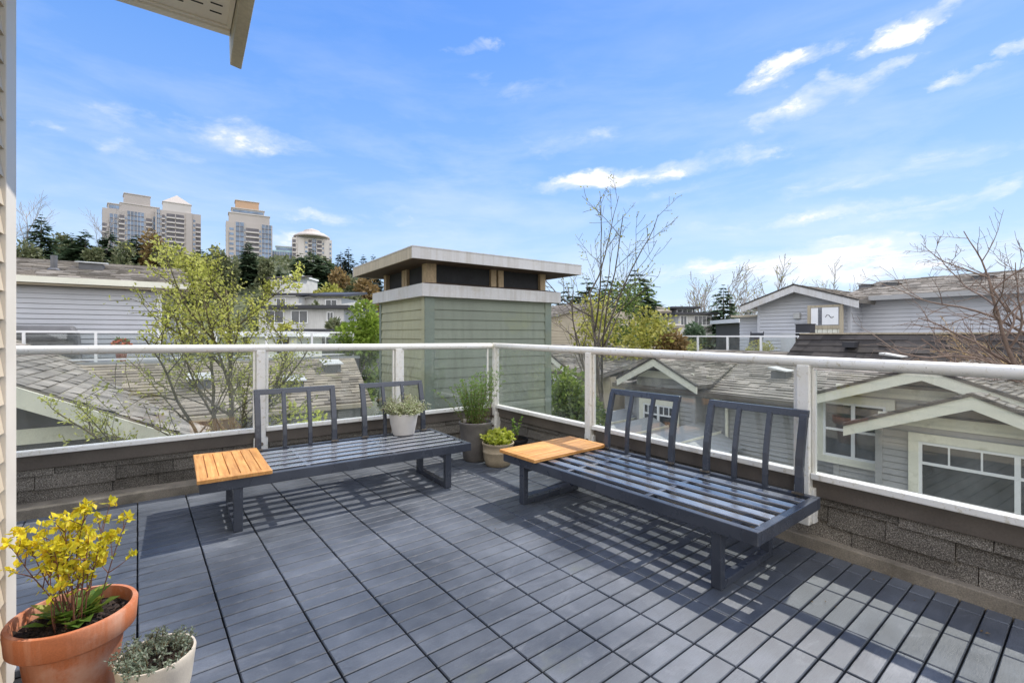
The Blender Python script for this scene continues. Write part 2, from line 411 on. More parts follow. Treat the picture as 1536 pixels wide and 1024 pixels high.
railing('white glass railing behind the left bench, running to the corner', ((-2.2, 1.20), (3.05, 1.175)), [-1.22, .61, 1.89], 'x')
railing('white glass railing on the right side, with a moss-stained post by the right bench', ((4.75, 1.178), (-2.0, 1.105)), [4.70, 3.12, 1.30, -.53], 'y')

# ------------------------------------------------------------------ benches
def bench_root(label):
    root = empty('bench', (0, 0, 0)); tag(root, label, 'bench', 'dark metal benches')
    L = 1.94; D = .78; x0 = -L / 2; x1 = L / 2; y0 = -D / 2; y1 = D / 2; T = .352
    m = MB()
    for y in (y0 + .02, y1 - .02): m.box(x0, x1, y - .02, y + .02, T - .068, T)
    m.box(x0, x0 + .04, y0 + .0405, y1 - .0405, T - .068, T - .001); m.box(x1 - .04, x1, y0 + .0405, y1 - .0405, T - .068, T - .001)
    for x in (-.32, .32): m.box(x - .015, x + .015, y0 + .041, y1 - .041, T - .04, T - .006)
    m.build('seat_frame', M['metal'], root, bevel=.004)
    m = MB(); n = 5; gap = (D - .08 - n * .062) / (n + 1)
    for k in range(n):
        y = y0 + .04 + gap * (k + 1) + .062 * k
        m.box(x0 + .0405, x1 - .0405, y, y + .062, T - .019, T - .001)
    m.build('seat', M['seat_metal'], root, bevel=.004)
    for x in (-.76, .76):
        m = MB(); w = .027
        m.box(x - w, x + w, y0 + .012, y0 + .056, .0, T - .0685); m.box(x - w, x + w, y0 + .56, y0 + .604, .0, T - .0685)
        m.box(x - w + .001, x + w - .001, y0 + .0562, y0 + .5598, .001, .04)
        m.box(x - w + .001, x + w - .001, y0 + .0562, y0 + .5598, T - .11, T - .0695)
        m.build('leg', M['metal'], root, bevel=.004)
    for xa, xb in ((-.555, .035), (.30, .87)):
        m = MB(); yb = y1 - .03
        prof = [(yb, T - .05), (yb + .002, T + .10), (yb + .012, T + .20), (yb + .035, T + .31), (yb + .075, T + .452)]
        def up(x, w, d):
            vs = []; 
            for (y, z) in prof: vs += [(x - w / 2, y - d / 2, z), (x + w / 2, y - d / 2, z), (x + w / 2, y + d / 2, z), (x - w / 2, y + d / 2, z)]
            fs = [(0, 3, 2, 1), tuple(range(len(vs) - 4, len(vs)))]
            for i in range(len(prof) - 1):
                for k in range(4): fs.append((i * 4 + k, i * 4 + (k + 1) % 4, i * 4 + 4 + (k + 1) % 4, i * 4 + 4 + k))
            m.add(vs, fs)
        up(xa, .044, .03); up(xb, .044, .03)
        for k in (1, 2): up(xa + (xb - xa) * k / 3, .032, .022)
        yt = prof[-1][0] + .004
        m.hexa([(xa - .022, yt - .016, T + .432), (xb + .022, yt - .016, T + .432), (xa - .022, yt + .013, T + .432), (xb + .022, yt + .013, T + .432),
                (xa - .022, yt - .005, T + .475), (xb + .022, yt - .005, T + .475), (xa - .022, yt + .024, T + .475), (xb + .022, yt + .024, T + .475)])
        bk = m.build('backrest', M['metal'], root, bevel=.004)
        for x in (xa, xb):
            mm = MB(); mm.tube([(x, yb - .032, T - .02), (x, yb - .012, T - .02)], .011, 8); mm.box(x - .03, x + .03, yb - .03, yb - .013, T + .001, T + .012); mm.build('bolt', M['bolt'], bk)
    m = MB(); wx0 = x0 - .015; wx1 = x0 + .405; n = 7; bw = (wx1 - wx0) / n
    for k in range(n):
        m.box(wx0 + bw * k + .002, wx0 + bw * (k + 1) - .002, y0 + .03, y1 - .07, T + .002, T + .025)
    tt = m.build('table_top', M['wood'], root, bevel=.003)
    m = MB(); m.box(wx0 + .001, wx1 - .001, y0 - .028, y0 + .0285, T + .001, T + .0255); m.box(wx0 + .001, wx1 - .001, y1 - .0685, y1 - .02, T + .001, T + .0255)
    m.box(wx0 + .01, wx1 - .01, y0 + .0288, y1 - .0688, T + .0005, T + .012)
    m.build('end_board', M['wood'], tt, bevel=.003)
    return root
bl = bench_root('dark slate metal bench by the left railing, with a potted plant on its seat')
bl.location = (1.085, 3.885, 0)
br = copy_tree(bl); br['label'] = 'dark slate metal bench beside the right railing, empty seat'
br.location = (2.535, 2.115, 0); br.rotation_euler = (0, 0, R(-90 + 3.2))

# ------------------------------------------------------------------ plants
def leaf(mb, p, d, up, L, W, fold=.15):
    """one small pointed leaf: two quads folded on the midrib"""
    p = V(p); d = V(d).normalized(); s = d.cross(V(up))
    if s.length < 1e-3: s = d.cross(V((1, .2, 0)))
    s.normalize(); n = s.cross(d)
    a = p; t = p + d * L; ml = p + d * L * .5 + s * W * .5 + n * fold * W; mr = p + d * L * .5 - s * W * .5 + n * fold * W
    mb.add([a, ml, t, mr], [(0, 1, 2, 3)])
def rdir(rg, up=0.):
    while True:
        v = V((rg.uniform(-1, 1), rg.uniform(-1, 1), rg.uniform(-1, 1)))
        if .05 < v.length < 1: break
    v.normalize(); v.z += up; return v.normalized()
def soil_disc(parent, r, z, seed, bumpy=.012, mat='soil'):
    rg = random.Random(seed); m = MB(); nr, na = 7, 28
    vs = [(0, 0, z + .01)]
    for i in range(1, nr + 1):
        for k in range(na):
            a = 2 * math.pi * k / na; q = r * i / nr
            vs.append((q * math.cos(a), q * math.sin(a), z + (rg.uniform(-bumpy, bumpy) if i < nr else 0) + .012 * (1 - (i / nr) ** 2)))
    fs = [(0, 1 + k, 1 + (k + 1) % na) for k in range(na)]
    for i in range(nr - 1):
        for k in range(na): fs.append((1 + i * na + k, 1 + (i + 1) * na + k, 1 + (i + 1) * na + (k + 1) % na, 1 + i * na + (k + 1) % na))
    m.add(vs, fs)
    for k in range(int(260 * (r / .13))):
        a = rg.uniform(0, 6.28); q = r * math.sqrt(rg.random()) * .93; c = V((q * math.cos(a), q * math.sin(a), z + .012 * (1 - (q / r) ** 2) + rg.uniform(0, .008)))
        d = rdir(rg); d.z *= .4; e = rdir(rg); s = rg.uniform(.004, .012)
        m.add([c, c + d * s * 2, c + d * s * 2 + e * s, c + e * s], [(0, 1, 2, 3)])
    return m.build('soil', M[mat], parent)
def potted(name, label, loc, prof, mat, rin, zsoil, seed, n=48):
    root = empty(name, loc); tag(root, label, 'potted plant')
    m = MB(); m.lathe(prof, n); m.build('pot', M[mat], root, smooth=True).modifiers.new('edge', 'EDGE_SPLIT').split_angle = R(50)
    soil_disc(root, rin, zsoil, seed); return root

# terracotta pot with yellow shrub
def stemline(rg, p, d, L, n, wob, up=0.):
    pts = [V(p)]; d = V(d).normalized()
    for k in range(n):
        d = (d + rdir(rg) * wob + V((0, 0, up))).normalized(); pts.append(pts[-1] + d * (L / n))
    return pts
t = potted('potted_shrub', 'yellow-flowered shrub in a terracotta pot by the house wall', (-.292, 2.235, 0),
           [(.105, 0), (.112, .005), (.138, .215), (.141, .222), (.163, .224), (.171, .232), (.176, .302), (.172, .309), (.160, .310), (.157, .302), (.150, .24), (.05, .235)], 'terracotta', .152, .268, 11, 64)
rg = random.Random(21); st = MB(); lv = MB(); fl = MB(); gl = MB()
for k in range(21):
    a = rg.uniform(0, 6.28); r0 = rg.uniform(.0, .07); lean = rg.uniform(.03, .30)
    d = V((math.cos(a) * lean, math.sin(a) * lean, 1)); L = rg.uniform(.24, .40)
    pts = stemline(rg, (r0 * math.cos(a), r0 * math.sin(a), .27), d, L, 7, .10)
    st.tube(pts, [.0024 - .0002 * i for i in range(8)], 5)
    ends = [pts]
    for b in range(rg.randint(2, 5)):
        q = pts[rg.randint(3, 6)]; pp = stemline(rg, q, rdir(rg, 1.1), rg.uniform(.04, .09), 4, .18, .05); st.tube(pp, [.0018, .0016, .0013, .001, .0008], 4); ends.append(pp)
    for e in ends:
        dens = 1 if e is pts else 1
        for q in e[3:]:
            for c in range(rg.randint(1, 3)):
                leaf(fl if rg.random() < .35 else lv, q + rdir(rg) * .008, rdir(rg, .3), rdir(rg), rg.uniform(.010, .022), rg.uniform(.006, .012))
        tip = e[-1]
        for c in range(rg.randint(5, 12)):
            leaf(fl, tip + rdir(rg) * rg.uniform(0, .020), rdir(rg, .5), rdir(rg), rg.uniform(.018, .034), rg.uniform(.014, .022))
for k in range(46):
    a = rg.uniform(0, 6.28); r0 = rg.uniform(.0, .06); d = V((math.cos(a), math.sin(a), rg.uniform(.15, .9)))
    leaf(gl, (r0 * math.cos(a), r0 * math.sin(a), .275 + rg.uniform(0, .03)), d, (0, 0, 1), rg.uniform(.05, .10), rg.uniform(.036, .06), .2)
st.build('stems', M['stem_red'], t); fl.build('flowers', M['yellow_leaf'], t); lv.build('leaves', M['lime_leaf'], t); gl.build('base_leaves', M['rosette'], t)

# pale pot with grey-green herb
t = potted('potted_herb', 'grey-green thyme-like herb in a small pale stoneware pot beside the terracotta pot', (-.055, 1.985, 0),
           [(.068, 0), (.078, .006), (.098, .09), (.108, .17), (.112, .196), (.110, .202), (.104, .202), (.101, .19), (.098, .168), (.03, .165)], 'white_ceramic', .099, .172, 12)
rg = random.Random(5); st = MB(); lv = MB()
for k in range(120):
    a = rg.uniform(0, 6.28); r0 = .09 * math.sqrt(rg.random()); lean = rg.uniform(.2, 1.3)
    if math.cos(a - 5.5) > .6 and rg.random() < .6: continue
    pts = stemline(rg, (r0 * math.cos(a), r0 * math.sin(a), .172), (math.cos(a + rg.uniform(-1, 1)) * lean, math.sin(a) * lean, 1), rg.uniform(.03, .08), 5, .25)
    st.tube(pts, [.0012] * 6, 4)
    for q in pts[1:]:
        for c in range(6): leaf(lv, q + rdir(rg) * .004, rdir(rg, .3), rdir(rg), rg.uniform(.009, .018), rg.uniform(.004, .007))
st.build('stems', M['stem'], t); lv.build('leaves', M['sage_leaf'], t)

# white pot on the bench, variegated mound
t = potted('potted_mound', 'white-edged bushy plant in a white pot standing on the left bench', (1.72, 4.16, .352),
           [(.085, 0), (.097, .006), (.118, .10), (.131, .185), (.131, .196), (.124, .198), (.118, .19), (.112, .165), (.03, .16)], 'white_pot', .113, .168, 13)
rg = random.Random(6); st = MB(); lv = MB()
for k in range(230):
    a = rg.uniform(0, 6.28); lean = rg.uniform(.1, 2.2); r0 = rg.uniform(0, .09)
    pts = stemline(rg, (r0 * math.cos(a), r0 * math.sin(a), .17), (math.cos(a) * lean, math.sin(a) * lean, 1), rg.uniform(.08, .205), 6, .16)
    if pts[-1].z < .12: continue
    st.tube(pts, [.0014] * 7, 4)
    for q in pts[2:]:
        for c in range(6): leaf(lv, q + rdir(rg) * .008, rdir(rg, .25), rdir(rg), rg.uniform(.011, .021), rg.uniform(.006, .011))
st.build('stems', M['stem'], t); lv.build('leaves', M['cream_leaf'], t)

# tall grey pot with upright green shrub
t = potted('potted_bush', 'upright fine-leaved green bush in a tall grey pot in the corner', (2.50, 4.16, 0),
           [(.118, 0), (.126, .008), (.150, .20), (.166, .36), (.172, .366), (.174, .390), (.166, .394), (.158, .388), (.152, .35), (.04, .345)], 'grey_pot', .154, .352, 14)
rg = random.Random(8); st = MB(); lv = MB()
for k in range(60):
    a = rg.uniform(0, 6.28); r0 = rg.uniform(0, .12); lean = rg.uniform(.05, .5); L = rg.uniform(.28, .54) * (1.25 if math.cos(a + .6) > .5 else 1)
    pts = stemline(rg, (r0 * math.cos(a), r0 * math.sin(a), .35), (math.cos(a) * lean, math.sin(a) * lean, 1), L, 9, .09)
    st.tube(pts, [.0028 - .0002 * i for i in range(10)], 4)
    for i, q in enumerate(pts[1:]):
        for c in range(13 if i > 1 else 5): leaf(lv, q + rdir(rg) * rg.uniform(.004, .022), rdir(rg, .4), rdir(rg), rg.uniform(.013, .024), rg.uniform(.005, .010))
st.build('stems', M['stem'], t); lv.build('leaves', M['green_leaf'], t)

# beige pot with lime leaves
t = potted('potted_lettuce', 'lime-green leafy plant in a round beige stone pot between the benches', (2.575, 3.86, 0),
           [(.110, 0), (.122, .008), (.140, .07), (.146, .125), (.150, .13), (.150, .142), (.147, .148), (.152, .20), (.158, .206), (.158, .222), (.148, .224), (.143, .21), (.14, .185), (.03, .18)], 'stone_pot', .141, .19, 15)
rg = random.Random(9); st = MB(); lv = MB()
for k in range(64):
    a = rg.uniform(0, 6.28); lean = rg.uniform(.1, 1.6); r0 = rg.uniform(0, .10)
    pts = stemline(rg, (r0 * math.cos(a), r0 * math.sin(a), .19), (math.cos(a) * lean, math.sin(a) * lean, 1), rg.uniform(.06, .15), 4, .15)
    st.tube(pts, [.0025] * 5, 4)
    for q in pts[2:]:
        for c in range(4): leaf(lv, q, rdir(rg, .5), rdir(rg), rg.uniform(.028, .052), rg.uniform(.018, .032), .25)
st.build('stems', M['green_leaf'], t); lv.build('leaves', M['lime_leaf'], t)

# small black nursery pot behind
t = potted('potted_seedling', 'single leafy sprig in a small black pot in the shade behind the beige pot', (2.93, 4.03, 0),
           [(.08, 0), (.11, .16), (.118, .162), (.118, .185), (.108, .185), (.104, .15), (.02, .145)], 'black_pot', .105, .15, 16)
rg = random.Random(10); st = MB(); lv = MB()
for k in range(3):
    pts = stemline(rg, (0, 0, .15), (rg.uniform(-.25, .15), rg.uniform(-.1, .1), 1), rg.uniform(.2, .30), 8, .06); st.tube(pts, .002, 4)
    for q in pts[3:]:
        for c in range(7): leaf(lv, q, rdir(rg, .3), rdir(rg), rg.uniform(.02, .036), rg.uniform(.010, .016))
st.build('stems', M['stem'], t); lv.build('leaves', M['green_leaf'], t)

# a few dry leaves and crumbs on the deck
rg = random.Random(31)
for k in range(16):
    x, y = rg.choice([(rg.uniform(1.0, 2.9), rg.uniform(.7, 1.4)), (rg.uniform(1.6, 3.0), rg.uniform(-.1, 1.1)), (rg.uniform(-.2, 2.4), rg.uniform(2.2, 4.2))])
    m = MB(); a = rg.uniform(0, 6.28); s = rg.uniform(.010, .022)
    leaf(m, (0, 0, .004), (math.cos(a), math.sin(a), .12), (0, 0, 1), s, s * .55, .3)
    o = m.build('fallen_leaf', M['stem'], loc=(x, y, .001)); tag(o, 'tiny dry brown leaf lying on the deck boards', 'leaf', 'dry leaves on the deck')

# ------------------------------------------------------------------ the house we stand against
hw = empty('house_wall', (-.522, 2.5, 0)); tag(hw, 'beige lap-sided house wall with a pale corner board at the left edge', 'house')
m = MB(); pz = .102
for k in range(-3, 46):
    z0 = k * pz; z1 = z0 + pz
    m.add([(.016, -4.6, z0), (.016, -.055, z0), (.003, -.055, z1), (.003, -4.6, z1), (0, -4.6, z0), (0, -.055, z0)], [(0, 1, 2, 3), (4, 5, 1, 0)])
m.build('siding', M['siding_beige'], hw)
m = MB(); m.box(-.10, .022, -.056, .074, -.3, 4.6); m.build('corner_board', M['trim_beige'], hw, bevel=.003)
m = MB(); m.box(-3.5, -.001, -4.6, .06, -.3, 4.6); m.build('wall_core', M['siding_beige'], hw)
# roof overhang with vented soffit and barge board
ev = empty('roof_eave', (.262, 3.16, 3.01)); tag(ev, 'beige vented soffit and taupe barge board of the roof overhead', 'roof eave')
m = MB(); m.box(-5, -.012, -5, -.05, 0, .03); m.build('soffit', M['soffit'], ev)
m = MB()
for i in range(0, 16):
    for j in range(0, 30):
        x = -.09 - i * .085; y = -.16 - j * .075 - (.037 if i % 2 else 0)
        m.box(x - .027, x + .027, y - .0045, y + .0045, -.0025, .004)
m.build('vent_slots', M['dark_slot'], ev)
m = MB(); m.box(-5, -.012, -.05, -.0, -.022, .14); m.box(-5, -.012, -.072, -.0505, -.012, .0); m.build('gutter_edge', M['soffit'], ev, bevel=.004)
m = MB(); m.box(-.034, -.0125, -5, -.0735, -.012, -.0005); m.build('edge_moulding', M['soffit'], ev)
m = MB()    # raking barge board, its plumb-cut end hanging below the soffit corner
m.hexa([(-.012, -2.0, .20), (.075, -2.0, .20), (-.006, .06, -.155), (.052, .06, -.165), (-.012, -2.0, .55), (.075, -2.0, .55), (-.012, .06, .06), (.052, .06, .06)])
m.build('barge_board', M['fascia'], ev, bevel=.004)
# ------------------------------------------------------------------ sky, sun
SUN_DIR = V((.72, .16, 1.0)).normalized()
sun_el = math.asin(SUN_DIR.z); sun_az = math.atan2(SUN_DIR.x, SUN_DIR.y)
w = bpy.data.worlds.new("World"); scene.world = w; w.use_nodes = True
nt = w.node_tree; nt.nodes.clear()
wo = nd(nt, 'ShaderNodeOutputWorld'); bg = nd(nt, 'ShaderNodeBackground'); lk(nt, bg.outputs[0], wo.inputs[0])
sky = nd(nt, 'ShaderNodeTexSky'); sky.sky_type = 'NISHITA'; sky.sun_disc = False; sky.sun_elevation = sun_el; sky.sun_rotation = sun_az
sky.air_density = 1.0; sky.dust_density = .6; sky.ozone_density = 2.0; sky.altitude = 100
bg.inputs['Strength'].default_value = .135
g = coords(nt, 'Generated'); sp = nd(nt, 'ShaderNodeSeparateXYZ'); lk(nt, g, sp.inputs[0])
az = mth(nt, 'ARCTAN2', sp.outputs[0], sp.outputs[1]); el = mth(nt, 'ARCSINE', sp.outputs[2])
cv = nd(nt, 'ShaderNodeCombineXYZ'); lk(nt, az, cv.inputs[0]); lk(nt, el, cv.inputs[1])
wn = nd(nt, 'ShaderNodeTexNoise'); wn.inputs['Scale'].default_value = 8.5; wn.inputs['Detail'].default_value = 7; wn.inputs['Roughness'].default_value = .62; lk(nt, scaled(nt, cv.outputs[0], (1, 1.7, 1)), wn.inputs['Vector'])
ws = nd(nt, 'ShaderNodeSeparateXYZ'); lk(nt, wn.outputs['Color'], ws.inputs[0])
az0, el0 = az, el
azw = mth(nt, 'MULTIPLY_ADD', mth(nt, 'SUBTRACT', ws.outputs[0], .5), .22, az); elw = mth(nt, 'MULTIPLY_ADD', mth(nt, 'SUBTRACT', ws.outputs[1], .5), .075, el)
nA = noise_node(nt, scaled(nt, cv.outputs[0], (7, 17, 1)), 1.0, 10, .62, .35)
nB = noise_node(nt, scaled(nt, cv.outputs[0], (2.2, 9, 1)), 1.3, 9, .6, .3)
total = None
def pxdir(px, py):
    u = (px - CX) / F; v = (HZ - py) / F; d = (FWD + RGT * u + V((0, 0, v))).normalized()
    return math.atan2(d.x, d.y), math.asin(d.z)
# drifting cumulus streaks: (px, py, half length px, half thickness px, tilt deg, density)
for (px, py, hl, ht, tl, den) in [(960, 258, 225, 26, 12, 1.0), (1100, 238, 90, 26, 10, .7), (310, 200, 190, 30, 6, .62), (215, 228, 90, 22, 0, .55), (420, 212, 110, 16, 8, .5),
        (1225, 150, 110, 34, 16, 1.0), (1165, 108, 100, 26, 18, .9), (1370, 40, 110, 34, 12, 1.05), (1330, 108, 80, 18, 8, .95), (1430, 122, 70, 14, 4, .85), (1520, 72, 60, 24, 10, .85), (1255, 118, 40, 20, 20, .9),
        (755, 130, 90, 26, -6, .45), (715, 72, 44, 16, 4, .55), (492, 328, 50, 16, -8, .7), (425, 358, 50, 26, 0, .6), (612, 336, 30, 7, 2, .5), (1330, 262, 260, 26, 8, .5), (840, 215, 110, 20, 12, .35),
        (1250, 392, 420, 46, 5, 1.1), (1180, 330, 260, 14, 7, .5), (1420, 300, 200, 18, 9, .5), (1340, 352, 34, 9, 2, .8), (560, 320, 80, 12, 4, .35), (60, 182, 40, 9, 0, .4), (1460, 235, 130, 22, 12, .45), (1000, 290, 180, 14, 6, .3), (1500, 375, 120, 40, 8, .6)]:
    a0, e0 = pxdir(px, py); a1, e1 = pxdir(px + hl, py); a2, e2 = pxdir(px, py - ht)
    rx = abs(a1 - a0) * 1.05; ry = abs(e2 - e0) * .85; tl = R(tl * .45)
    da = mth(nt, 'SUBTRACT', azw, a0); de = mth(nt, 'SUBTRACT', elw, e0)
    s = mth(nt, 'ADD', mth(nt, 'MULTIPLY', da, math.cos(tl) / rx), mth(nt, 'MULTIPLY', de, math.sin(tl) / rx))
    t_ = mth(nt, 'SUBTRACT', mth(nt, 'MULTIPLY', de, math.cos(tl) / ry), mth(nt, 'MULTIPLY', da, math.sin(tl) / ry))
    r2 = mth(nt, 'ADD', mth(nt, 'MULTIPLY', s, s), mth(nt, 'MULTIPLY', t_, t_))
    v = mth(nt, 'MULTIPLY', mth(nt, 'SUBTRACT', 1.0, r2, clamp=True), den)
    total = v if total is None else mth(nt, 'MAXIMUM', total, v)
mask = mth(nt, 'ADD', mth(nt, 'MULTIPLY', total, 1.0), mth(nt, 'MULTIPLY', mth(nt, 'SUBTRACT', nA, .5), 3.4))
mask = mth(nt, 'MULTIPLY', mask, mth(nt, 'MULTIPLY', total, 3.0, clamp=True))
mask = ramp(nt, mask, [(.0, 0.0), (.35, .12), (.8, .42), (1.6, .9)])
wisp = mth(nt, 'MULTIPLY', ramp(nt, nB, [(.44, 0.0), (.72, .5)]), ramp(nt, el, [(.02, 1.0), (.55, .15)]))
hz = ramp(nt, el, [(0.0, .75), (.10, .45), (.30, .12), (.55, 0.0)])
sat = nd(nt, 'ShaderNodeHueSaturation'); sat.inputs['Saturation'].default_value = 1.15; sat.inputs['Value'].default_value = 1.3; lk(nt, sky.outputs[0], sat.inputs['Color'])
blue = ramp(nt, el, [(0.0, (4.2, 6.0, 8.2)), (.12, (3.0, 5.0, 8.1)), (.35, (1.55, 3.6, 8.2)), (.65, (.85, 2.6, 7.8)), (1.0, (.7, 2.2, 7.0))])
c = mixc(nt, .72, sat.outputs[0], blue)
c = mixc(nt, hz, c, (5.6, 6.8, 8.4))
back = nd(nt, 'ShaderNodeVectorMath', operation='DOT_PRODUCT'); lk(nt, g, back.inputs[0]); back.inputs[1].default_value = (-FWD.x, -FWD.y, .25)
rear_fill = mth(nt, 'MULTIPLY', ramp(nt, back.outputs['Value'], [(.10, 0.0), (.45, 1.0)]), ramp(nt, nB, [(.25, .45), (.6, 1.0)]))
c = mixc(nt, wisp, c, (7.6, 8.0, 8.6))
c = mixc(nt, mask, c, (8.1, 8.25, 8.6))
c = mixc(nt, rear_fill, c, (18, 18, 18.5))       # added fill: unseen overbright sky behind the camera, brightens shaded surfaces
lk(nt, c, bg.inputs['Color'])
ld = bpy.data.lights.new("sun", 'SUN'); ld.energy = 4.9; ld.angle = R(.53); ld.color = (1, .955, .88)
lo = bpy.data.objects.new("sun", ld); C.objects.link(lo); lo.rotation_euler = SUN_DIR.to_track_quat('Z', 'Y').to_euler(); lo.location = (0, 0, 30)
# ------------------------------------------------------------------ materials of the surroundings
def m_roof(name, a, b, moss=None):
    m, nt, out = nmat(name)
    uv = worldpos(nt); n = noise_node(nt, uv, .9, 8, .65); f = noise_node(nt, uv, 60, 3)
    c = mixc(nt, 1, ramp(nt, island(nt), [(0, b), (.5, [(x + y) / 2 for x, y in zip(a, b)]), (1, a)]), ramp(nt, n, [(.3, .62), (.7, 1.35)]), 'MULTIPLY')
    c = mixc(nt, 1, c, ramp(nt, f, [(.3, .8), (.7, 1.2)]), 'MULTIPLY')
    if moss: c = mixc(nt, ramp(nt, noise_node(nt, uv, 2.4, 8, .7), [(.58, 0.0), (.72, .6)]), c, moss)
    principled(nt, out, c, .92, bump(nt, f, .5, .01), 0, .2); return m
def m_window():
    m, nt, out = nmat("window_glass"); n = noise_node(nt, worldpos(nt), .9, 4)
    c = ramp(nt, n, [(.35, (.012, .015, .017)), (.65, (.06, .065, .07))])
    principled(nt, out, c, .04, None, 0, .6); return m
M['roof_tan'] = m_roof("tan_shingle_roof", (.29, .25, .195), (.15, .13, .105), (.25, .25, .13))
M['roof_grey'] = m_roof("grey_brown_shingle_roof", (.30, .27, .235), (.165, .15, .13), (.22, .22, .13))
M['roof_dark'] = m_roof("dark_shingle_roof", (.085, .075, .068), (.035, .032, .03))
M['roof_pale'] = m_roof("pale_shingle_roof", (.36, .325, .285), (.225, .205, .18))
M['window'] = m_window()
M['side_lav'] = plain("lavender_grey_vinyl", (.50, .505, .525), .07, 1.5, .55)
M['side_grey'] = plain("grey_vinyl", (.34, .335, .325), .08, 1.5, .6)
M['side_dark'] = plain("dark_grey_siding", (.085, .083, .082), .12, 2, .7)
M['side_tan'] = plain("tan_siding", (.44, .38, .28), .1, 2, .7)
M['cream'] = plain("cream_trim", (.72, .70, .58), .08, 2, .6, .04, 60, dirt=(.42, .40, .28), dirt_scale=4, dirt_lo=.58, dirt_hi=.8)
M['house_grey'] = plain("weathered_pale_stucco", (.52, .51, .49), .2, .5, .8, streak=(.36, .35, .33))
M['white'] = plain("white_paint", (.78, .78, .77), .05, 2, .5)
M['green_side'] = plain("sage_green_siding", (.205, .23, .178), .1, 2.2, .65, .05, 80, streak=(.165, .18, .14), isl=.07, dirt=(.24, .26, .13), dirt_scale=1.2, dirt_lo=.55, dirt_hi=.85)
M['green_side_sun'] = plain("sage_siding_painted_sun", (.37, .365, .24), .1, 2.2, .65, .05, 80, streak=(.29, .27, .17), isl=.07)  # warm sunlight on the chimney's left face is put into this colour
M['green_trim'] = plain("sage_green_trim", (.175, .21, .17), .12, 3, .6, .05, 60, dirt=(.22, .22, .12), dirt_scale=2, dirt_lo=.5, dirt_hi=.85)
M['cap_metal'] = plain("cap_flashing_pale", (.56, .55, .54), .08, 2, .55, .04, 40, streak=(.42, .39, .34), dirt=(.42, .36, .25), dirt_scale=3, dirt_lo=.55, dirt_hi=.85)
M['cap_stained'] = plain("cap_flashing_stained", (.40, .34, .24), .2, 3, .65, .1, 40, stretch=(1, 6, .6))
M['soffit_dark'] = plain("dark_soffit", (.09, .06, .04), .3, 4, .8)
M['louvre'] = plain("black_louvre_mesh", (.028, .029, .032), .4, 6, .85, .3, 150)
M['raw_wood'] = plain("raw_cedar_post", (.46, .35, .22), .25, 6, .8, .2, 60, stretch=(4, 4, .6))
M['vent'] = plain("dark_vent_metal", (.10, .10, .105), .2, 5, .5)
M['vent_top'] = plain("pale_vent_cap", (.45, .45, .43), .15, 5, .5)
M['concrete'] = plain("grey_membrane", (.33, .34, .34), .15, 1, .85)
M['tower_tan'] = plain("tower_pinkish_concrete", (.44, .395, .36), .08, .05, .8)
M['tower_pale'] = plain("tower_pale_concrete", (.55, .51, .47), .08, .05, .8)
M['tower_brick'] = plain("tower_orange_brick", (.52, .34, .22), .08, .05, .8)
M['tower_glass'] = plain("tower_blue_glass", (.10, .16, .25), .6, .22, .12, spec=.8)
M['tower_dark'] = plain("tower_balcony_recess", (.13, .12, .13), .4, .3, .6)
M['tower_green'] = plain("tower_green_glass", (.30, .46, .46), .3, .2, .15, spec=.8)
M['black'] = plain("black_roof_edge", (.03, .03, .035), .3, 1, .6)
M['bark'] = plain("grey_brown_bark", (.085, .070, .055), .35, 14, .9, .25, 90)
M['bark_moss'] = plain("mossy_bark", (.105, .088, .045), .35, 10, .9, .25, 90)
M['bark_red'] = plain("reddish_twigs", (.19, .135, .105), .3, 10, .85)
M['bark_straw'] = plain("straw_twigs", (.40, .28, .13), .35, 5, .85)
M['bud_leaf'] = m_leaf("spring_bud_leaf", (.36, .38, .07), (.50, .52, .11), (.64, .62, .22), .45)
M['conifer'] = m_leaf("conifer_needles", (.055, .09, .05), (.09, .14, .075), (.13, .175, .10), .25, .7)
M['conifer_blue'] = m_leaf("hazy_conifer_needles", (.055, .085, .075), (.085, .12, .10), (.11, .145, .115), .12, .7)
M['broad'] = m_leaf("broadleaf", (.07, .12, .025), (.13, .19, .04), (.20, .25, .07), .3)
M['broad_hill'] = m_leaf("hill_broadleaf", (.09, .11, .05), (.16, .18, .085), (.23, .23, .13), .3)
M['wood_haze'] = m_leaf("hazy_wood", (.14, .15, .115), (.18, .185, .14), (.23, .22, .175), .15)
M['bright'] = m_leaf("bright_green_leaf", (.13, .20, .025), (.25, .35, .05), (.38, .45, .10), .4)
M['golden'] = m_leaf("golden_green_leaf", (.24, .25, .04), (.38, .37, .08), (.48, .45, .13), .4)
M['orange'] = m_leaf("rusty_leaf", (.15, .095, .035), (.24, .16, .06), (.32, .23, .10), .3)
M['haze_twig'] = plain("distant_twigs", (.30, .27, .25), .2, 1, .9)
M['ground'] = plain("valley_ground", (.12, .125, .085), .5, .08, .95)
M['hill'] = plain("hill_undergrowth", (.075, .085, .04), .6, .09, .95, .4, .8)
M['asphalt'] = plain("asphalt", (.05, .05, .052), .2, .5, .9)
M['orange_pot'] = plain("orange_basket", (.55, .14, .05), .3, 9, .7)
M['wire'] = plain("wire", (.16, .16, .17), .1, 1, .6)

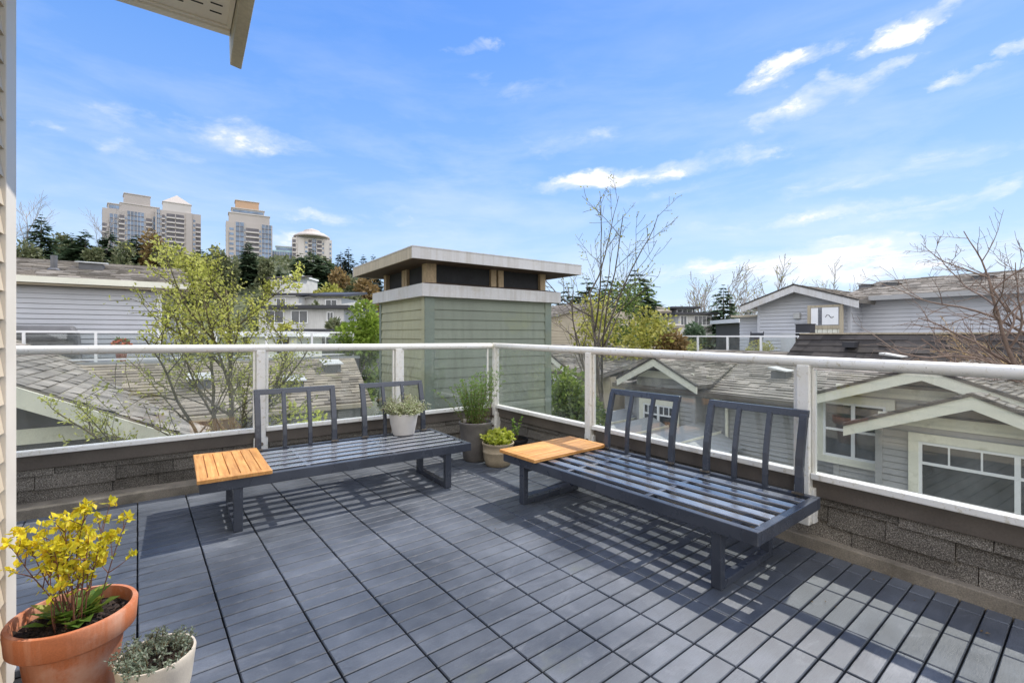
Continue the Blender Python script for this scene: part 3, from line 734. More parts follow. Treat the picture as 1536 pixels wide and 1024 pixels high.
# ------------------------------------------------------------------ ground and hill
GZ = -6.5
m = MB(); m.box(-2500, 2500, -1500, 4000, GZ - 1, GZ); o = m.build('ground', M['ground']); o['kind'] = 'structure'
m = MB(); rg = random.Random(2)
def hill_h(px, d):
    A = 45 * max(0, min(1, (640 - px) / 150)) ** .8 if px < 640 else 0
    t = max(0, min(1, (d - 62) / 190)); t = t * t * (3 - 2 * t)
    return A * t + (noise.noise(V((px * .02, d * .02, 0))) * 2.5 * t)
PXS = list(range(-900, 700, 20)); DS = [55, 65, 75, 90, 105, 120, 140, 160, 180, 205, 230, 260, 300, 360, 440, 560]
vs = []
for d in DS:
    for px in PXS:
        p = at(px, HZ, d); hh = hill_h(px, d)
        if px < -500: hh *= max(0, (px + 900) / 400)
        if d > 450: hh *= .6
        vs.append((p.x, p.y, GZ - .4 + hh))
n = len(PXS)
m.add(vs, [(i * n + k, i * n + k + 1, (i + 1) * n + k + 1, (i + 1) * n + k) for i in range(len(DS) - 1) for k in range(n - 1)])
o = m.build('hill', M['hill'], smooth=True); o['kind'] = 'structure'
def hill_z(p):
    d = p.x * FWD.x + p.y * FWD.y; px = CX + F * (p.x * RGT.x + p.y * RGT.y) / d
    return GZ - .4 + hill_h(px, d)

# ------------------------------------------------------------------ building pieces
def lap(mb, P0, ud, nrm, pts, pitch, proud=.012, gap=0):
    """real lap siding filling the convex outline pts (u, z) of a wall through P0 along ud"""
    P0 = V(P0); ud = V(ud).normalized(); nrm = V(nrm).normalized()
    zs = [q[1] for q in pts]; z0 = min(zs); z1 = max(zs); k = 0
    def span(z):
        us = []
        n = len(pts)
        for i in range(n):
            (ua, za), (ub, zb) = pts[i], pts[(i + 1) % n]
            if abs(za - zb) < 1e-9:
                if abs(z - za) < 1e-6: us += [ua, ub]
            elif min(za, zb) - 1e-6 <= z <= max(za, zb) + 1e-6: us.append(ua + (ub - ua) * (z - za) / (zb - za))
        return (min(us), max(us)) if us else None
    W = lambda u, z, o: P0 + ud * u + V((0, 0, z)) + nrm * o
    while z0 + k * pitch < z1 - 1e-4:
        a = z0 + k * pitch; b = min(z1, a + pitch); k += 1
        s0 = span(a + 1e-5); s1 = span(b - 1e-5)
        if not s0 or not s1: continue
        g_ = gap if b - a > gap * 2 else 0
        mb.add([W(s0[0], a + g_, proud), W(s0[1], a + g_, proud), W(s1[1], b, proud * .2), W(s1[0], b, proud * .2), W(s0[0], a + g_, 0), W(s0[1], a + g_, 0), W(s0[0], a, 0), W(s0[1], a, 0)], [(0, 1, 2, 3), (4, 5, 1, 0)] + ([(6, 7, 5, 4)] if g_ else []))
def window_on(root, P, ud, nrm, w, h, cols, rows, trim=.10, mat='cream', sash='white', depth=.05, top_lites=0):
    """P is the lower left outer corner of the trim, relative to root"""
    ud = V(ud).normalized(); nrm = V(nrm).normalized(); P = V(P) + nrm * .032
    def bx(u0, u1, z0, z1, o0, o1):
        m = MB(); q = [P + ud * u0, P + ud * u1]
        v = [q[0] + nrm * o0, q[1] + nrm * o0, q[0] + nrm * o1, q[1] + nrm * o1]
        return [V((p.x, p.y, p.z + z0)) for p in v] + [V((p.x, p.y, p.z + z1)) for p in v]
    m = MB()
    m.hexa(bx(0, w, h - trim, h, .0, depth)); m.hexa(bx(0, w, 0, trim, .0, depth))
    m.hexa(bx(0, trim, trim, h - trim, .0, depth - .004)); m.hexa(bx(w - trim, w, trim, h - trim, 0, depth - .004))
    fr = m.build('window', M[mat], root)
    m = MB(); t = .045; a, b, c, d = trim, w - trim, trim, h - trim
    m.hexa(bx(a, b, d - t, d, .002, depth - .012)); m.hexa(bx(a, b, c, c + t, .002, depth - .012))
    m.hexa(bx(a, a + t, c + t, d - t, .002, depth - .014)); m.hexa(bx(b - t, b, c + t, d - t, .002, depth - .014))
    for k in range(1, cols):
        x = a + (b - a) * k / cols; m.hexa(bx(x - t * .7, x + t * .7, c + t, d - t, .002, depth - .010))
    if top_lites:
        zt = c + (d - c) * .70; m.hexa(bx(a + t, b - t, zt - .022, zt + .022, .002, depth - .016))
        for k in range(1, top_lites):
            x = a + (b - a) * k / top_lites
            if all(abs(x - (a + (b - a) * q / cols)) > .05 for q in range(1, cols)): m.hexa(bx(x - .011, x + .011, zt + .022, d - t, .002, depth - .018))
    else:
        for k in range(1, rows):
            z = c + (d - c) * k / rows; m.hexa(bx(a + t, b - t, z - t / 2, z + t / 2, .002, depth - .016))
    m.build('sash', M[sash], fr)
    m = MB(); m.hexa(bx(a + .01, b - .01, c + .01, d - .01, -.035, .012)); m.build('pane', M['window'], fr)
    return fr
def roof_vent(root, P, s=.3, h=.16, slope=(0, 0), name='roof_vent'):
    x, y, z = P; m = MB()
    m.box(x - s * .5, x + s * .5, y - s * .5, y + s * .5, z - .1, z + h * .6); o = m.build(name, M['vent'], root)
    m = MB(); m.hexa([(x - s * .65, y - s * .65, z + h * .55), (x + s * .65, y - s * .65, z + h * .55), (x - s * .65, y + s * .65, z + h * .8), (x + s * .65, y + s * .65, z + h * .8),
                      (x - s * .65, y - s * .65, z + h * .65), (x + s * .65, y - s * .65, z + h * .65), (x - s * .65, y + s * .65, z + h), (x + s * .65, y + s * .65, z + h)])
    m.build('vent_cap', M['vent_top'], o)
def small_railing(label, pts, zb, zt, posts, glass=True):
    root = empty('glass_railing', pts[0]); root.location.z = zb; tag(root, label, 'railing'); o0 = V((pts[0][0], pts[0][1], zb))
    m = MB()
    for a, b in zip(pts, pts[1:]): m.bar(V((a[0], a[1], zt)) - o0, V((b[0], b[1], zt)) - o0, .05, .05)
    m.build('top_rail', M['white'], root)
    for a, b in zip(pts, pts[1:]):
        A = V((a[0], a[1], zb)); B = V((b[0], b[1], zb)); n = posts
        for k in range(n + 1):
            p = A + (B - A) * k / n - o0; m = MB(); m.box(p.x - .028, p.x + .028, p.y - .028, p.y + .028, 0, zt - zb - .026); m.build('post', M['white'], root)
            if k < n:
                q = A + (B - A) * (k + 1) / n - o0; d = (q - p).normalized() * .03
                m = MB(); m.bar(p + d + V((0, 0, .06)), q - d + V((0, 0, .06)), .04, .04); m.build('bottom_rail', M['white'], root)
                if glass: m = MB(); m.bar(p + d + V((0, 0, (zt - zb) / 2 + .02)), q - d + V((0, 0, (zt - zb) / 2 + .02)), .008, zt - zb - .13); m.build('glass_panel', M['glass'], root)
    return root

# ------------------------------------------------------------------ the green chimney chase beyond the corner
ch = empty('chimney_chase', (2.61, 5.58, 0)); tag(ch, 'sage green lap-sided chimney chase with pale flat double cap beyond the railing corner', 'chimney')
bw = 2.06; bd = 1.65; zt = 1.80
m = MB(); lap(m, (0, 0, 0), (1, 0, 0), (0, -1, 0), [(.10, -3.0), (bw - .09, -3.0), (bw - .09, zt), (.10, zt)], .128, .018); front = m
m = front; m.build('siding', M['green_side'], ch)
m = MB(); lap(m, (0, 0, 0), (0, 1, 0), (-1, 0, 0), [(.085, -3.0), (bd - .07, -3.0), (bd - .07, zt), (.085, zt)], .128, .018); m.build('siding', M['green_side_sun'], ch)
m = MB(); m.box(.004, bw - .004, .004, bd - .004, -3.0, zt + .1); m.build('wall_core', M['green_side'], ch)
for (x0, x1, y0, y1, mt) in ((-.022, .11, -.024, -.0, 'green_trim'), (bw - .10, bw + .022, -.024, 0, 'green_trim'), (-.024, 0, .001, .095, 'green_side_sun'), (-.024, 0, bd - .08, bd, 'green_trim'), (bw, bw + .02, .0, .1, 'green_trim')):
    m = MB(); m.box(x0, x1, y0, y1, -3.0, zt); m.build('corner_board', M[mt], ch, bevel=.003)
lx0, lx1, ly0, ly1 = -.075, bw + .20, -.075, bd + .10
lx0 = -.09; ly0 = -.085; lx1 = bw + .16; ly1 = bd + .12
m = MB(); m.box(lx0, lx1, ly0, ly1, 1.765, 1.93); m.build('lower_ledge', M['cap_metal'], ch, bevel=.004)
m = MB(); m.hexa([(lx0 + .01, ly0 + .01, 1.931), (lx1 - .01, ly0 + .01, 1.931), (lx0 + .01, ly1 - .01, 1.931), (lx1 - .01, ly1 - .01, 1.931), (.10, .10, 1.975), (bw - .1, .10, 1.975), (.10, bd - .1, 1.975), (bw - .1, bd - .1, 1.975)]); m.build('ledge_flashing', M['soffit_dark'], ch)
m = MB(); m.box(.09, bw - .09, .09, bd - .09, 1.94, 2.26); m.build('louvre_screen', M['louvre'], ch)
for (x, y, wx, wy) in [(.085, .085, .14, .14), (bw * .52, .07, .09, .05), (bw * .52 + .125, .07, .09, .05), (bw - .10, .08, .10, .10), (.07, bd * .47, .05, .08), (.07, bd * .47 + .10, .05, .08), (.08, bd - .10, .10, .10), (bw - .1, bd - .1, .1, .1)]:
    m = MB(); m.box(x - wx / 2, x + wx / 2, y - wy / 2, y + wy / 2, 1.945, 2.215); m.build('louvre_post', M['raw_wood'], ch, bevel=.003)
cx0, cx1, cy0, cy1 = -.33, bw + .36, -.33, bd + .34
m = MB(); m.box(cx0 + .02, cx1 - .02, cy0 + .02, cy1 - .02, 2.20, 2.215); m.build('cap_soffit', M['soffit_dark'], ch)
m = MB(); m.box(cx0, cx1, cy0, cy0 + .02, 2.19, 2.325); m.box(cx1 - .02, cx1, cy0 + .0205, cy1 - .0205, 2.19, 2.325); m.box(cx0, cx1, cy1 - .02, cy1, 2.19, 2.325); m.build('cap_fascia', M['cap_metal'], ch)
m = MB(); m.box(cx0, cx0 + .02, cy0 + .0205, cy1 - .0205, 2.19, 2.325); m.build('cap_fascia', M['cap_stained'], ch)
m = MB(); m.box(cx0 - .006, cx1 + .006, cy0 - .006, cy1 + .006, 2.3255, 2.338); m.build('cap_top', M['cap_metal'], ch)

# ------------------------------------------------------------------ LEFT: low gabled house, roof sloping to the right
g = empty('gabled_house', (-4.6, 10, GZ)); tag(g, 'low house at the left with a wide cream barge board on its gable', 'house')
o0 = V((-4.6, 10, GZ))
def G(x, y, z): return V((x, y, z)) - o0
S = .49; xr = -4.6; zr = .55 + S * 2.66; xe = .55; ze = zr - S * (xe - xr)
m = MB(); m.shingles([G(xr, 9.98, zr), G(xe, 9.98, ze), G(xe, 17, ze), G(xr, 17, zr)], 1); m.shingles([G(2 * xr - xe, 9.98, ze), G(xr, 9.98, zr), G(xr, 17, zr), G(2 * xr - xe, 17, ze)], 2); m.build('roof', M['roof_grey'], g)
for sg in (1, -1):
    m = MB(); a = (xr, zr - .035); b = (xr + sg * (xe - xr - .02), ze - .035)
    m.prism([G(a[0], 9.92, a[1]), G(b[0], 9.92, b[1]), G(b[0], 9.92, b[1] - .30), G(a[0], 9.92, a[1] - .30)], (0, .05, 0)); m.build('barge_board', M['cream'], g)
m = MB(); lap(m, G(0, 10.5, 0), (1, 0, 0), (0, -1, 0), [(2 * xr + .4, -6.4), (-.35, -6.4), (-.35, ze - .05 + S * .85), (xr, zr - .12), (2 * xr + .4, ze - .05 + S * .85)], .11); m.build('siding', M['side_dark'], g)
m = MB(); m.box(*(G(2 * xr + .4, 0, 0).x, G(-.34, 0, 0).x), .52, 6.9, 0, 6.4 + ze); m.build('wall_core', M['side_dark'], g)
m = MB(); m.box(G(-8, 0, 0).x, G(-.36, 0, 0).x, .44, .486, G(0, 0, -.44).z, G(0, 0, -.20).z); m.build('belly_band', M['cream'], g)
window_on(g, G(-3.2, 10.48, -1.9), (1, 0, 0), (0, -1, 0), 1.9, 1.3, 2, 1)

# middle house: tan roof with box vents, wall under the eave
g = empty('low_house', (-1.5, 12, GZ)); tag(g, 'low house with a mossy tan shingle roof and two box vents behind the left railing', 'house'); o0 = V((-1.5, 12, GZ))
m = MB(); m.shingles([G(-4, 11.9, -.40), G(4.05, 11.9, -.40), G(4.62, 15.2, .55), G(-4, 15.2, .55)], 3); m.shingles([G(-4, 18.4, -.40), G(4.6, 18.4, -.40), G(4.62, 15.2, .55), G(-4, 15.2, .55)], 4); m.build('roof', M['roof_tan'], g)
m = MB(); m.box(G(-4, 0, 0).x, G(4.05, 0, 0).x, -.2, -.1, G(0, 0, -.53).z, G(0, 0, -.425).z); m.build('gutter', M['side_tan'], g)
m = MB(); lap(m, G(0, 12.3, 0), (1, 0, 0), (0, -1, 0), [(-3.8, -6.4), (3.9, -6.4), (3.9, -.42), (-3.8, -.42)], .11); m.build('siding', M['side_grey'], g)
m = MB(); m.box(G(-3.8, 0, 0).x, G(3.9, 0, 0).x, .32, 6, 0, G(0, 0, -.45).z); m.build('wall_core', M['side_grey'], g)
for px, py in ((440, 582), (497, 556), (300, 580)):
    u = (px - CX) / F
    for k in range(90):
        Y = 12 + k * .04; p = on_y(px, py, Y)
        if p.z <= -.40 + (Y - 11.9) * .288: break
    roof_vent(g, p - o0 + V((0, 0, .02)), .42, .3)
window_on(g, G(1.0, 12.28, -2.4), (1, 0, 0), (0, -1, 0), 1.6, 1.4, 2, 1)

# left house with terrace
g = empty('sided_house', (-5.0, 17.5, GZ)); tag(g, 'lavender-grey lap-sided house with a long gutter and grey shingle roof at the far left', 'house'); o0 = V((-5.0, 17.5, GZ))
m = MB(); m.shingles([G(-9, 17.1, 2.80), G(.36, 17.1, 2.80), G(.36, 21.2, 3.72), G(-9, 21.2, 3.72)], 5); m.shingles([G(-9, 25.3, 2.80), G(.36, 25.3, 2.80), G(.36, 21.2, 3.72), G(-9, 21.2, 3.72)], 6); m.build('roof', M['roof_grey'], g)
m = MB(); m.box(G(-9, 0, 0).x, G(.37, 0, 0).x, -.50, -.40, G(0, 0, 2.64).z, G(0, 0, 2.80).z); m.build('gutter', M['cream'], g)
m = MB(); m.box(G(-9, 0, 0).x, G(.34, 0, 0).x, -.40, 1.2, G(0, 0, 2.59).z, G(0, 0, 2.63).z); m.build('soffit', M['side_tan'], g)
m = MB(); lap(m, G(0, 17.5, 0), (1, 0, 0), (0, -1, 0), [(-9, -6.4), (-.42, -6.4), (-.42, 2.58), (-9, 2.58)], .135, .035, .022); m.build('siding', M['side_lav'], g)
m = MB(); lap(m, G(0, 18.4, 0), (1, 0, 0), (0, -1, 0), [(-.38, -6.4), (.05, -6.4), (.05, 2.58), (-.38, 2.58)], .135, .035, .022); m.build('siding', M['side_lav'], g)
m = MB(); m.box(G(-9, 0, 0).x, G(-.40, 0, 0).x, .01, 7.5, 0, G(0, 0, 2.58).z); m.box(G(-.39, 0, 0).x, G(.05, 0, 0).x, .95, 7.4, 0, G(0, 0, 2.57).z); m.build('wall_core', M['side_lav'], g)
m = MB(); m.box(G(-.47, 0, 0).x, G(-.36, 0, 0).x, -.03, .03, 0, G(0, 0, 2.585).z); m.build('corner_board', M['white'], g)
m = MB(); m.tube([G(.10, 18.3, 2.6), G(.10, 18.3, -6)], .04, 8); m.build('downpipe', M['cream'], g)
p = on_y(81, 400, 18.6); m = MB(); z = 2.8 + 1.5 * .224; m.tube([G(p.x, 18.6, z - .1), G(p.x, 18.6, z + .42)], .075, 10); m.tube([G(p.x, 18.6, z), G(p.x, 18.6, z + .06)], [.16, .09], 10); m.build('vent_pipe', M['vent'], g)
p = on_y(138, 398, 19.4); roof_vent(g, G(p.x, 19.4, 2.8 + 2.3 * .224), .55, .26)
t = empty('terrace', (-5, 15.3, .1)); t['kind'] = 'structure'
m = MB(); m.box(-4, 9.9, .3, 2.2, -3, .42); o = m.build('terrace_base', M['side_dark'], t)
m = MB(); m.box(-4, 9.92, .26, .5, .4205, .50); m.build('terrace_edge', M['concrete'], t)
small_railing('white glass railing of the terrace in front of the lavender-grey house', [(-5.5, 15.75, 0), (4.75, 15.75, 0)], .60, 1.36, 8)
bb = empty('barbecue', (-2.75, 16.55, .52)); tag(bb, 'covered dark grey barbecue on the neighbouring terrace at the far left', 'barbecue')
m = MB(); m.hexa([(-.72, -.3, 0), (.72, -.3, 0), (-.72, .3, 0), (.72, .3, 0), (-.70, -.28, .78), (.68, -.28, .78), (-.70, .28, .78), (.68, .28, .78)])
m.hexa([(-.70, -.28, .7805), (.68, -.28, .7805), (-.70, .28, .7805), (.68, .28, .7805), (-.66, -.18, .98), (.56, -.18, .98), (-.66, .2, 1.0), (.58, .2, 1.0)]); m.build('cover', M['vent'], bb, bevel=.04)
m = MB(); m.box(-.6, .6, -.32, -.301, .62, .68); m.build('handle', M['black'], bb)
# hanging basket
p = on_y(182, 522, 16.3); hb = empty('flower_basket', (p.x, 16.3, .52)); tag(hb, 'orange-red flower basket on the terrace in front of the lavender siding', 'flower pot')
m = MB(); m.lathe([(.09, 0), (.13, .35), (.14, .37), (.02, .36)], 20); m.build('pot', M['orange_pot'], hb, smooth=True)
rg = random.Random(3); m = MB()
for k in range(260): q = rdir(rg); leaf(m, V((0, 0, .5)) + V((q.x * .17, q.y * .17, q.z * .14)), rdir(rg), rdir(rg), .08, .06)
m.build('flowers', M['orange_pot'], hb)
m = MB()
for k in range(130): q = rdir(rg); leaf(m, V((0, 0, .5)) + V((q.x * .17, q.y * .17, q.z * .17)), rdir(rg), rdir(rg), .08, .05)
m.build('leaves', M['broad'], hb)
# ------------------------------------------------------------------ RIGHT: the row of gabled houses across the lane (facades face -x)
HX = 11.0
def row_house(name, label, y0, y1, gables, windows, eave_z=-.10, ridge=(15.0, .78), wallmat='side_grey'):
    """y0..y1 run of facade; gables: (yc, half, apex_z, proj); windows: (y_left, w, z0, h, cols, lites, proj)"""
    o0 = V((HX, (y0 + y1) / 2, GZ)); root = empty(name, o0); tag(root, label, 'house')
    L = lambda x, y, z: V((x, y, z)) - o0
    rx, rz = ridge; s = (rz - eave_z) / (rx - (HX - .45))
    m = MB(); m.shingles([L(HX - .45, y0, eave_z), L(rx, y0, rz), L(rx, y1, rz), L(HX - .45, y1, eave_z)], 101); m.build('roof', M['roof_grey'], root)
    m = MB(); m.box(-.56, -.455, y0 - o0.y, y1 - o0.y, L(0, 0, eave_z - .13).z, L(0, 0, eave_z - .005).z); m.build('gutter', M['roof_tan'] if False else M['trim_brown'], root)
    m = MB(); lap(m, L(HX, 0, 0), (0, -1, 0), (-1, 0, 0), [(-y1, -6.4), (-y0, -6.4), (-y0, eave_z - .05), (-y1, eave_z - .05)], .11, .026, .016); m.build('siding', M[wallmat], root)
    m = MB(); m.box(.01, 4.5, y0 - o0.y, y1 - o0.y, 0, L(0, 0, eave_z - .08).z); m.build('wall_core', M[wallmat], root)
    for gi, (yc, half, az_, proj, pitch) in enumerate(gables):
        X = HX - proj; zl = az_ - half * pitch; nx = .42
        back = HX + (az_ - eave_z) / s - .45 + .2
        m = MB()
        for sg in (1, -1):
            m.shingles([L(X - nx, yc, az_), L(back, yc, az_), L(HX - .3, yc + sg * half, zl), L(X - nx, yc + sg * half, zl)], 102)
        m.build('gable_roof', M['roof_dark'] if False else M['roof_grey'], root)
        for sg in (1, -1):
            m = MB(); z_ = .025
            m.prism([L(X - nx - .02, yc, az_ - z_), L(X - nx - .02, yc + sg * (half - .01), zl - z_), L(X - nx - .02, yc + sg * (half - .01), zl - z_ - .17), L(X - nx - .02, yc, az_ - z_ - .20)], (-.045, 0, 0)); m.build('barge_board', M['cream'], root)
            m = MB(); m.prism([L(X - nx - .021, yc, az_ + .028), L(X - nx - .021, yc + sg * half, zl + .028), L(X - nx - .021, yc + sg * half, zl - z_ + .001), L(X - nx - .021, yc, az_ - z_ + .001)], (-.07, 0, 0)); m.build('shingle_edge', M['roof_dark'], root)
        w = half - .38
        zc = zl + .05
        m = MB(); lap(m, L(X, yc, 0), (0, -1, 0), (-1, 0, 0), [(-w, zl + .24), (w, zl + .24), (w, az_ - w * pitch - .1), (0, az_ - .1), (-w, az_ - w * pitch - .1)], .095, .014); m.build('gable_siding', M['side_dark'], root)
        m = MB(); lap(m, L(X, yc, 0), (0, -1, 0), (-1, 0, 0), [(-w, -6.4), (w, -6.4), (w, zl + .24), (-w, zl + .24)], .11, .026, .016); m.build('siding', M[wallmat], root)
        m = MB(); m.box(-proj + .01, .1, yc - w - o0.y, yc + w - o0.y, 0, L(0, 0, az_ - w * pitch - .12).z); m.build('wall_core', M[wallmat], root)
        m = MB(); m.box(-proj - .045, -proj + .0, yc - w - o0.y, yc + w - o0.y, L(0, 0, zl + .06).z, L(0, 0, zl + .24).z); m.build('frieze_board', M['cream'], root)
        for sg in (1, -1):
            yb = yc + sg * (w + .045); m = MB(); m.box(-proj - .03, -proj + .05, min(yb, yb - sg * .1) - o0.y, max(yb, yb - sg * .1) - o0.y, 0, L(0, 0, zl + .06).z); m.build('corner_board', M['side_grey'] if wallmat != 'side_grey' else M['side_grey'], root)
    for (yl, w, z0, h, cols, lites, proj) in windows:
        window_on(root, L(HX - proj - .012, yl, z0), (0, -1, 0), (-1, 0, 0), w, h, cols, 1 if lites else 2, .13, top_lites=lites)
    return root, L, s
gA = on_x(983, 536, 10.15)
win1a = on_x(1226, 612, HX - .5); win1b = on_x(1333, 700, HX - .5)
# big right-hand gable
apx = on_x(1385, 550, 10.1); lft = on_x(1222, 590, 10.1)
ap2 = on_x(1446, 588, 9.6)
rh, L_, s_ = row_house('row_house', 'grey house across the lane with cream gables, one nested in another', -5.5, 9.6,
    [(apx.y, lft.y - apx.y + .15, apx.z, .5, (apx.z - lft.z) / (lft.y - apx.y)), (ap2.y - .1, 1.65, ap2.z - .02, 1.0, .42), (gA.y, 1.25, gA.z, .45, .50)],
    [(win1a.y, 1.28, win1b.z - .10, 1.32, 2, 0, .5), (on_x(1365, 640, HX - 1).y, 2.5, -1.75, 1.42, 2, 6, 1.0), (on_x(960, 600, 10.5).y, 1.25, -1.60, 1.15, 2, 6, .45)])
for px, py in ((1022, 540), (1172, 566), (1340, 545)):
    for k in range(140):
        X = 10.8 + k * .03; p = on_x(px, py, X)
        if p.z <= -.10 + (X - 10.55) * s_: break
    roof_vent(rh, L_(p.x, p.y, p.z + .02), .34, .24)
m = MB(); q = on_x(1078, 600, HX - .06)
m.tube([L_(HX - .5, gA.y - 1.45, -.22), L_(HX - .3, gA.y - 1.47, -.34), L_(HX - .07, gA.y - 1.5, -.45), L_(HX - .07, gA.y - 1.5, -6)], .04, 8); m.build('downpipe', M['cream'], rh)
# low porch roofs at the foot of gable A
pr = empty('porch_roof', (8.85, 7.0, -1.15)); tag(pr, 'pale grey faceted porch roof below the small cream gable, behind the railing glass', 'porch roof')
m = MB()
for k in range(3):
    y = 1.9 - k * 1.25
    m.slab([(-.9, y - .55, -.25), (2.0, y - .55, -.2), (2.0, y + .6, .25), (-.5, y + .6, .12)], .06); m.slab([(-1.4, y - .55, -.75), (-.9, y - .55, -.25), (-.5, y + .6, .12), (-1.3, y + .6, -.75)], .05)
m.build('roof_panel', M['concrete'], pr); m = MB()
for k in range(3): y = 1.9 - k * 1.25; m.bar((-.92, y + .02, -.03), (2.0, y + .05, .06), .03, .05)
m.build('seam_batten', M['cream'], pr)
m = MB(); m.box(-.9, 2.0, -1.2, 2.3, -4.4, -.75); m.build('wall', M['side_grey'], pr)

# second house of the row, further along
gB = on_x(868, 525, 14); gC = on_x(942, 513, 13)
h2 = row_house('row_house', 'further tan house of the row, half hidden right of the green chimney', 10.2, 24,
    [(12.2, 1.5, .78, .5, .5), (17.8, 1.6, .80, .5, .5)],
    [(12.8, 1.15, -1.3, 1.25, 2, 0, .5), (18.3, 1.2, -1.3, 1.3, 2, 0, .5), (15.6, 1.0, -1.4, 1.1, 2, 0, 0)], .05, (14.6, .85), 'side_tan')[0]
# stepped-back upper storey of that house
g = empty('tan_house', (16, 20, GZ)); tag(g, 'tan-roofed house with a clerestory window behind the bare tree, right of the chimney', 'house'); o0 = V((16, 20, GZ))
m = MB(); m.shingles([G(14.6, 18, 2.15), G(19, 18, 3.1), G(19, 30, 3.1), G(14.6, 30, 2.15)], 103); m.build('roof', M['roof_pale'], g)
m = MB(); lap(m, G(15.1, 0, 0), (0, -1, 0), (-1, 0, 0), [(-29.5, -2), (-18.3, -2), (-18.3, 2.1), (-29.5, 2.1)], .16, .02); m.build('siding', M['side_tan'], g)
m = MB(); lap(m, G(0, 18.3, 0), (1, 0, 0), (0, -1, 0), [(15.1, -2), (22, -2), (22, 2.4), (19, 2.95), (15.1, 2.1)], .16, .02); m.build('siding', M['side_tan'], g)
m = MB(); m.box(G(15.12, 0, 0).x, G(22, 0, 0).x, G(0, 18.32, 0).y, G(0, 29.5, 0).y, 0, G(0, 0, 2.05).z); m.build('wall_core', M['side_tan'], g)
m = MB(); m.box(G(14.5, 0, 0).x, G(14.6, 0, 0).x, G(0, 18, 0).y, G(0, 30, 0).y, G(0, 0, 1.98).z, G(0, 0, 2.14).z); m.build('gutter', M['trim_brown'], g)
window_on(g, G(15.08, 21.6, .7), (0, -1, 0), (-1, 0, 0), 2.6, .95, 3, 1)

# upper terrace house on the right
UX = 15.2
g = empty('upper_house', (20, 4, GZ)); tag(g, 'blue-grey sided upper house with a low gable and a long shingle roof on the right', 'house'); o0 = V((20, 4, GZ))
TZ = .28
pk = on_x(1193, 427, 18.5); zr = pk.z; yc = pk.y; half = 2.0; ze = zr - half * .34
m = MB()
for sg in (1, -1): m.shingles([G(18.45, yc, zr), G(24, yc, zr), G(24, yc + sg * half, ze), G(18.45, yc + sg * half, ze)], 104)
m.build('gable_roof', M['roof_pale'], g)
for sg in (1, -1):
    m = MB(); m.prism([G(18.43, yc, zr - .02), G(18.43, yc + sg * half, ze - .02), G(18.43, yc + sg * half, ze - .27), G(18.43, yc, zr - .27)], (-.05, 0, 0)); m.build('barge_board', M['cap_metal'], g)
    m = MB(); m.prism([G(18.42, yc, zr + .03), G(18.42, yc + sg * half, ze + .03), G(18.42, yc + sg * half, ze - .019), G(18.42, yc, zr - .019)], (-.07, 0, 0)); m.build('shingle_edge', M['roof_dark'], g)
w = half - .45
m = MB(); lap(m, G(18.95, yc, 0), (0, -1, 0), (-1, 0, 0), [(-w, TZ - .3), (w, TZ - .3), (w, zr - w * .34 - .12), (0, zr - .12), (-w, zr - w * .34 - .12)], .135, .035, .022)
lap(m, G(0, yc - w, 0), (1, 0, 0), (0, -1, 0), [(18.95, TZ - .3), (20, TZ - .3), (20, ze), (18.95, ze)], .135, .035, .022); m.build('siding', M['side_lav'], g)
m = MB(); m.box(G(18.97, 0, 0).x, G(23.9, 0, 0).x, yc - w - 4 + .02, yc + w - 4 - .02, 0, G(0, 0, ze).z); m.box(G(20.02, 0, 0).x, G(25, 0, 0).x, -18, yc - w - 4 + .0, 0, G(0, 0, ze - .05).z)
m.box(G(19.9, 0, 0).x, G(24, 0, 0).x, yc + w - 4, yc + w - 4 + 1.3, 0, G(0, 0, ze - .3).z); m.build('wall_core', M['side_lav'], g)
for yb in (yc - w, yc + w):
    m = MB(); m.box(G(18.92, 0, 0).x, G(19.03, 0, 0).x, yb - .05 - 4, yb + .05 - 4, G(0, 0, TZ - .3).z, G(0, 0, ze + .1).z); m.build('corner_board', M['side_lav'], g)
m = MB(); lap(m, G(20, 0, 0), (0, -1, 0), (-1, 0, 0), [(-(yc - w), TZ - .3), (14, TZ - .3), (14, 2.58), (-(yc - w), 2.58)], .135, .035, .022)
lap(m, G(19.88, 0, 0), (0, -1, 0), (-1, 0, 0), [(-(yc + w + 1.3), TZ - .3), (-(yc + w), TZ - .3), (-(yc + w), ze - .3), (-(yc + w + 1.3), ze - .3)], .135, .035, .022); m.build('siding', M['side_lav'], g)
m = MB(); m.shingles([G(19.55, -14, 2.62), G(24, -14, 3.55), G(24, yc - w + .6, 3.55), G(19.55, yc - w + .6, 2.62)], 105); m.build('roof', M['roof_pale'], g)
m = MB(); m.box(G(19.43, 0, 0).x, G(19.54, 0, 0).x, -18, yc - w - 4 - .4, G(0, 0, 2.47).z, G(0, 0, 2.62).z); m.build('gutter', M['side_grey'], g)
m = MB(); m.slab([G(19.5, yc + w + 1.5, ze - .32), G(24, yc + w + 1.5, ze - .2), G(24, yc + w, ze - .2), G(19.5, yc + w, ze - .32)], .08); m.build('lean_roof', M['side_tan'], g)
for px, s in ((1300, .4), (1337, .45), (1474, .5)):
    p = on_x(px, 432, 22.2); roof_vent(g, G(22.2, p.y, 2.62 + 2.65 * .209 - .04), s, .2)
p = on_x(1196, 474, 18.9); m = MB(); m.box(G(18.82, 0, 0).x, G(18.94, 0, 0).x, p.y - 4 - .11, p.y - 4 + .11, G(0, 0, p.z - .1).z, G(0, 0, p.z + .12).z); m.build('wall_lamp', M['vent_top'], g, bevel=.01)
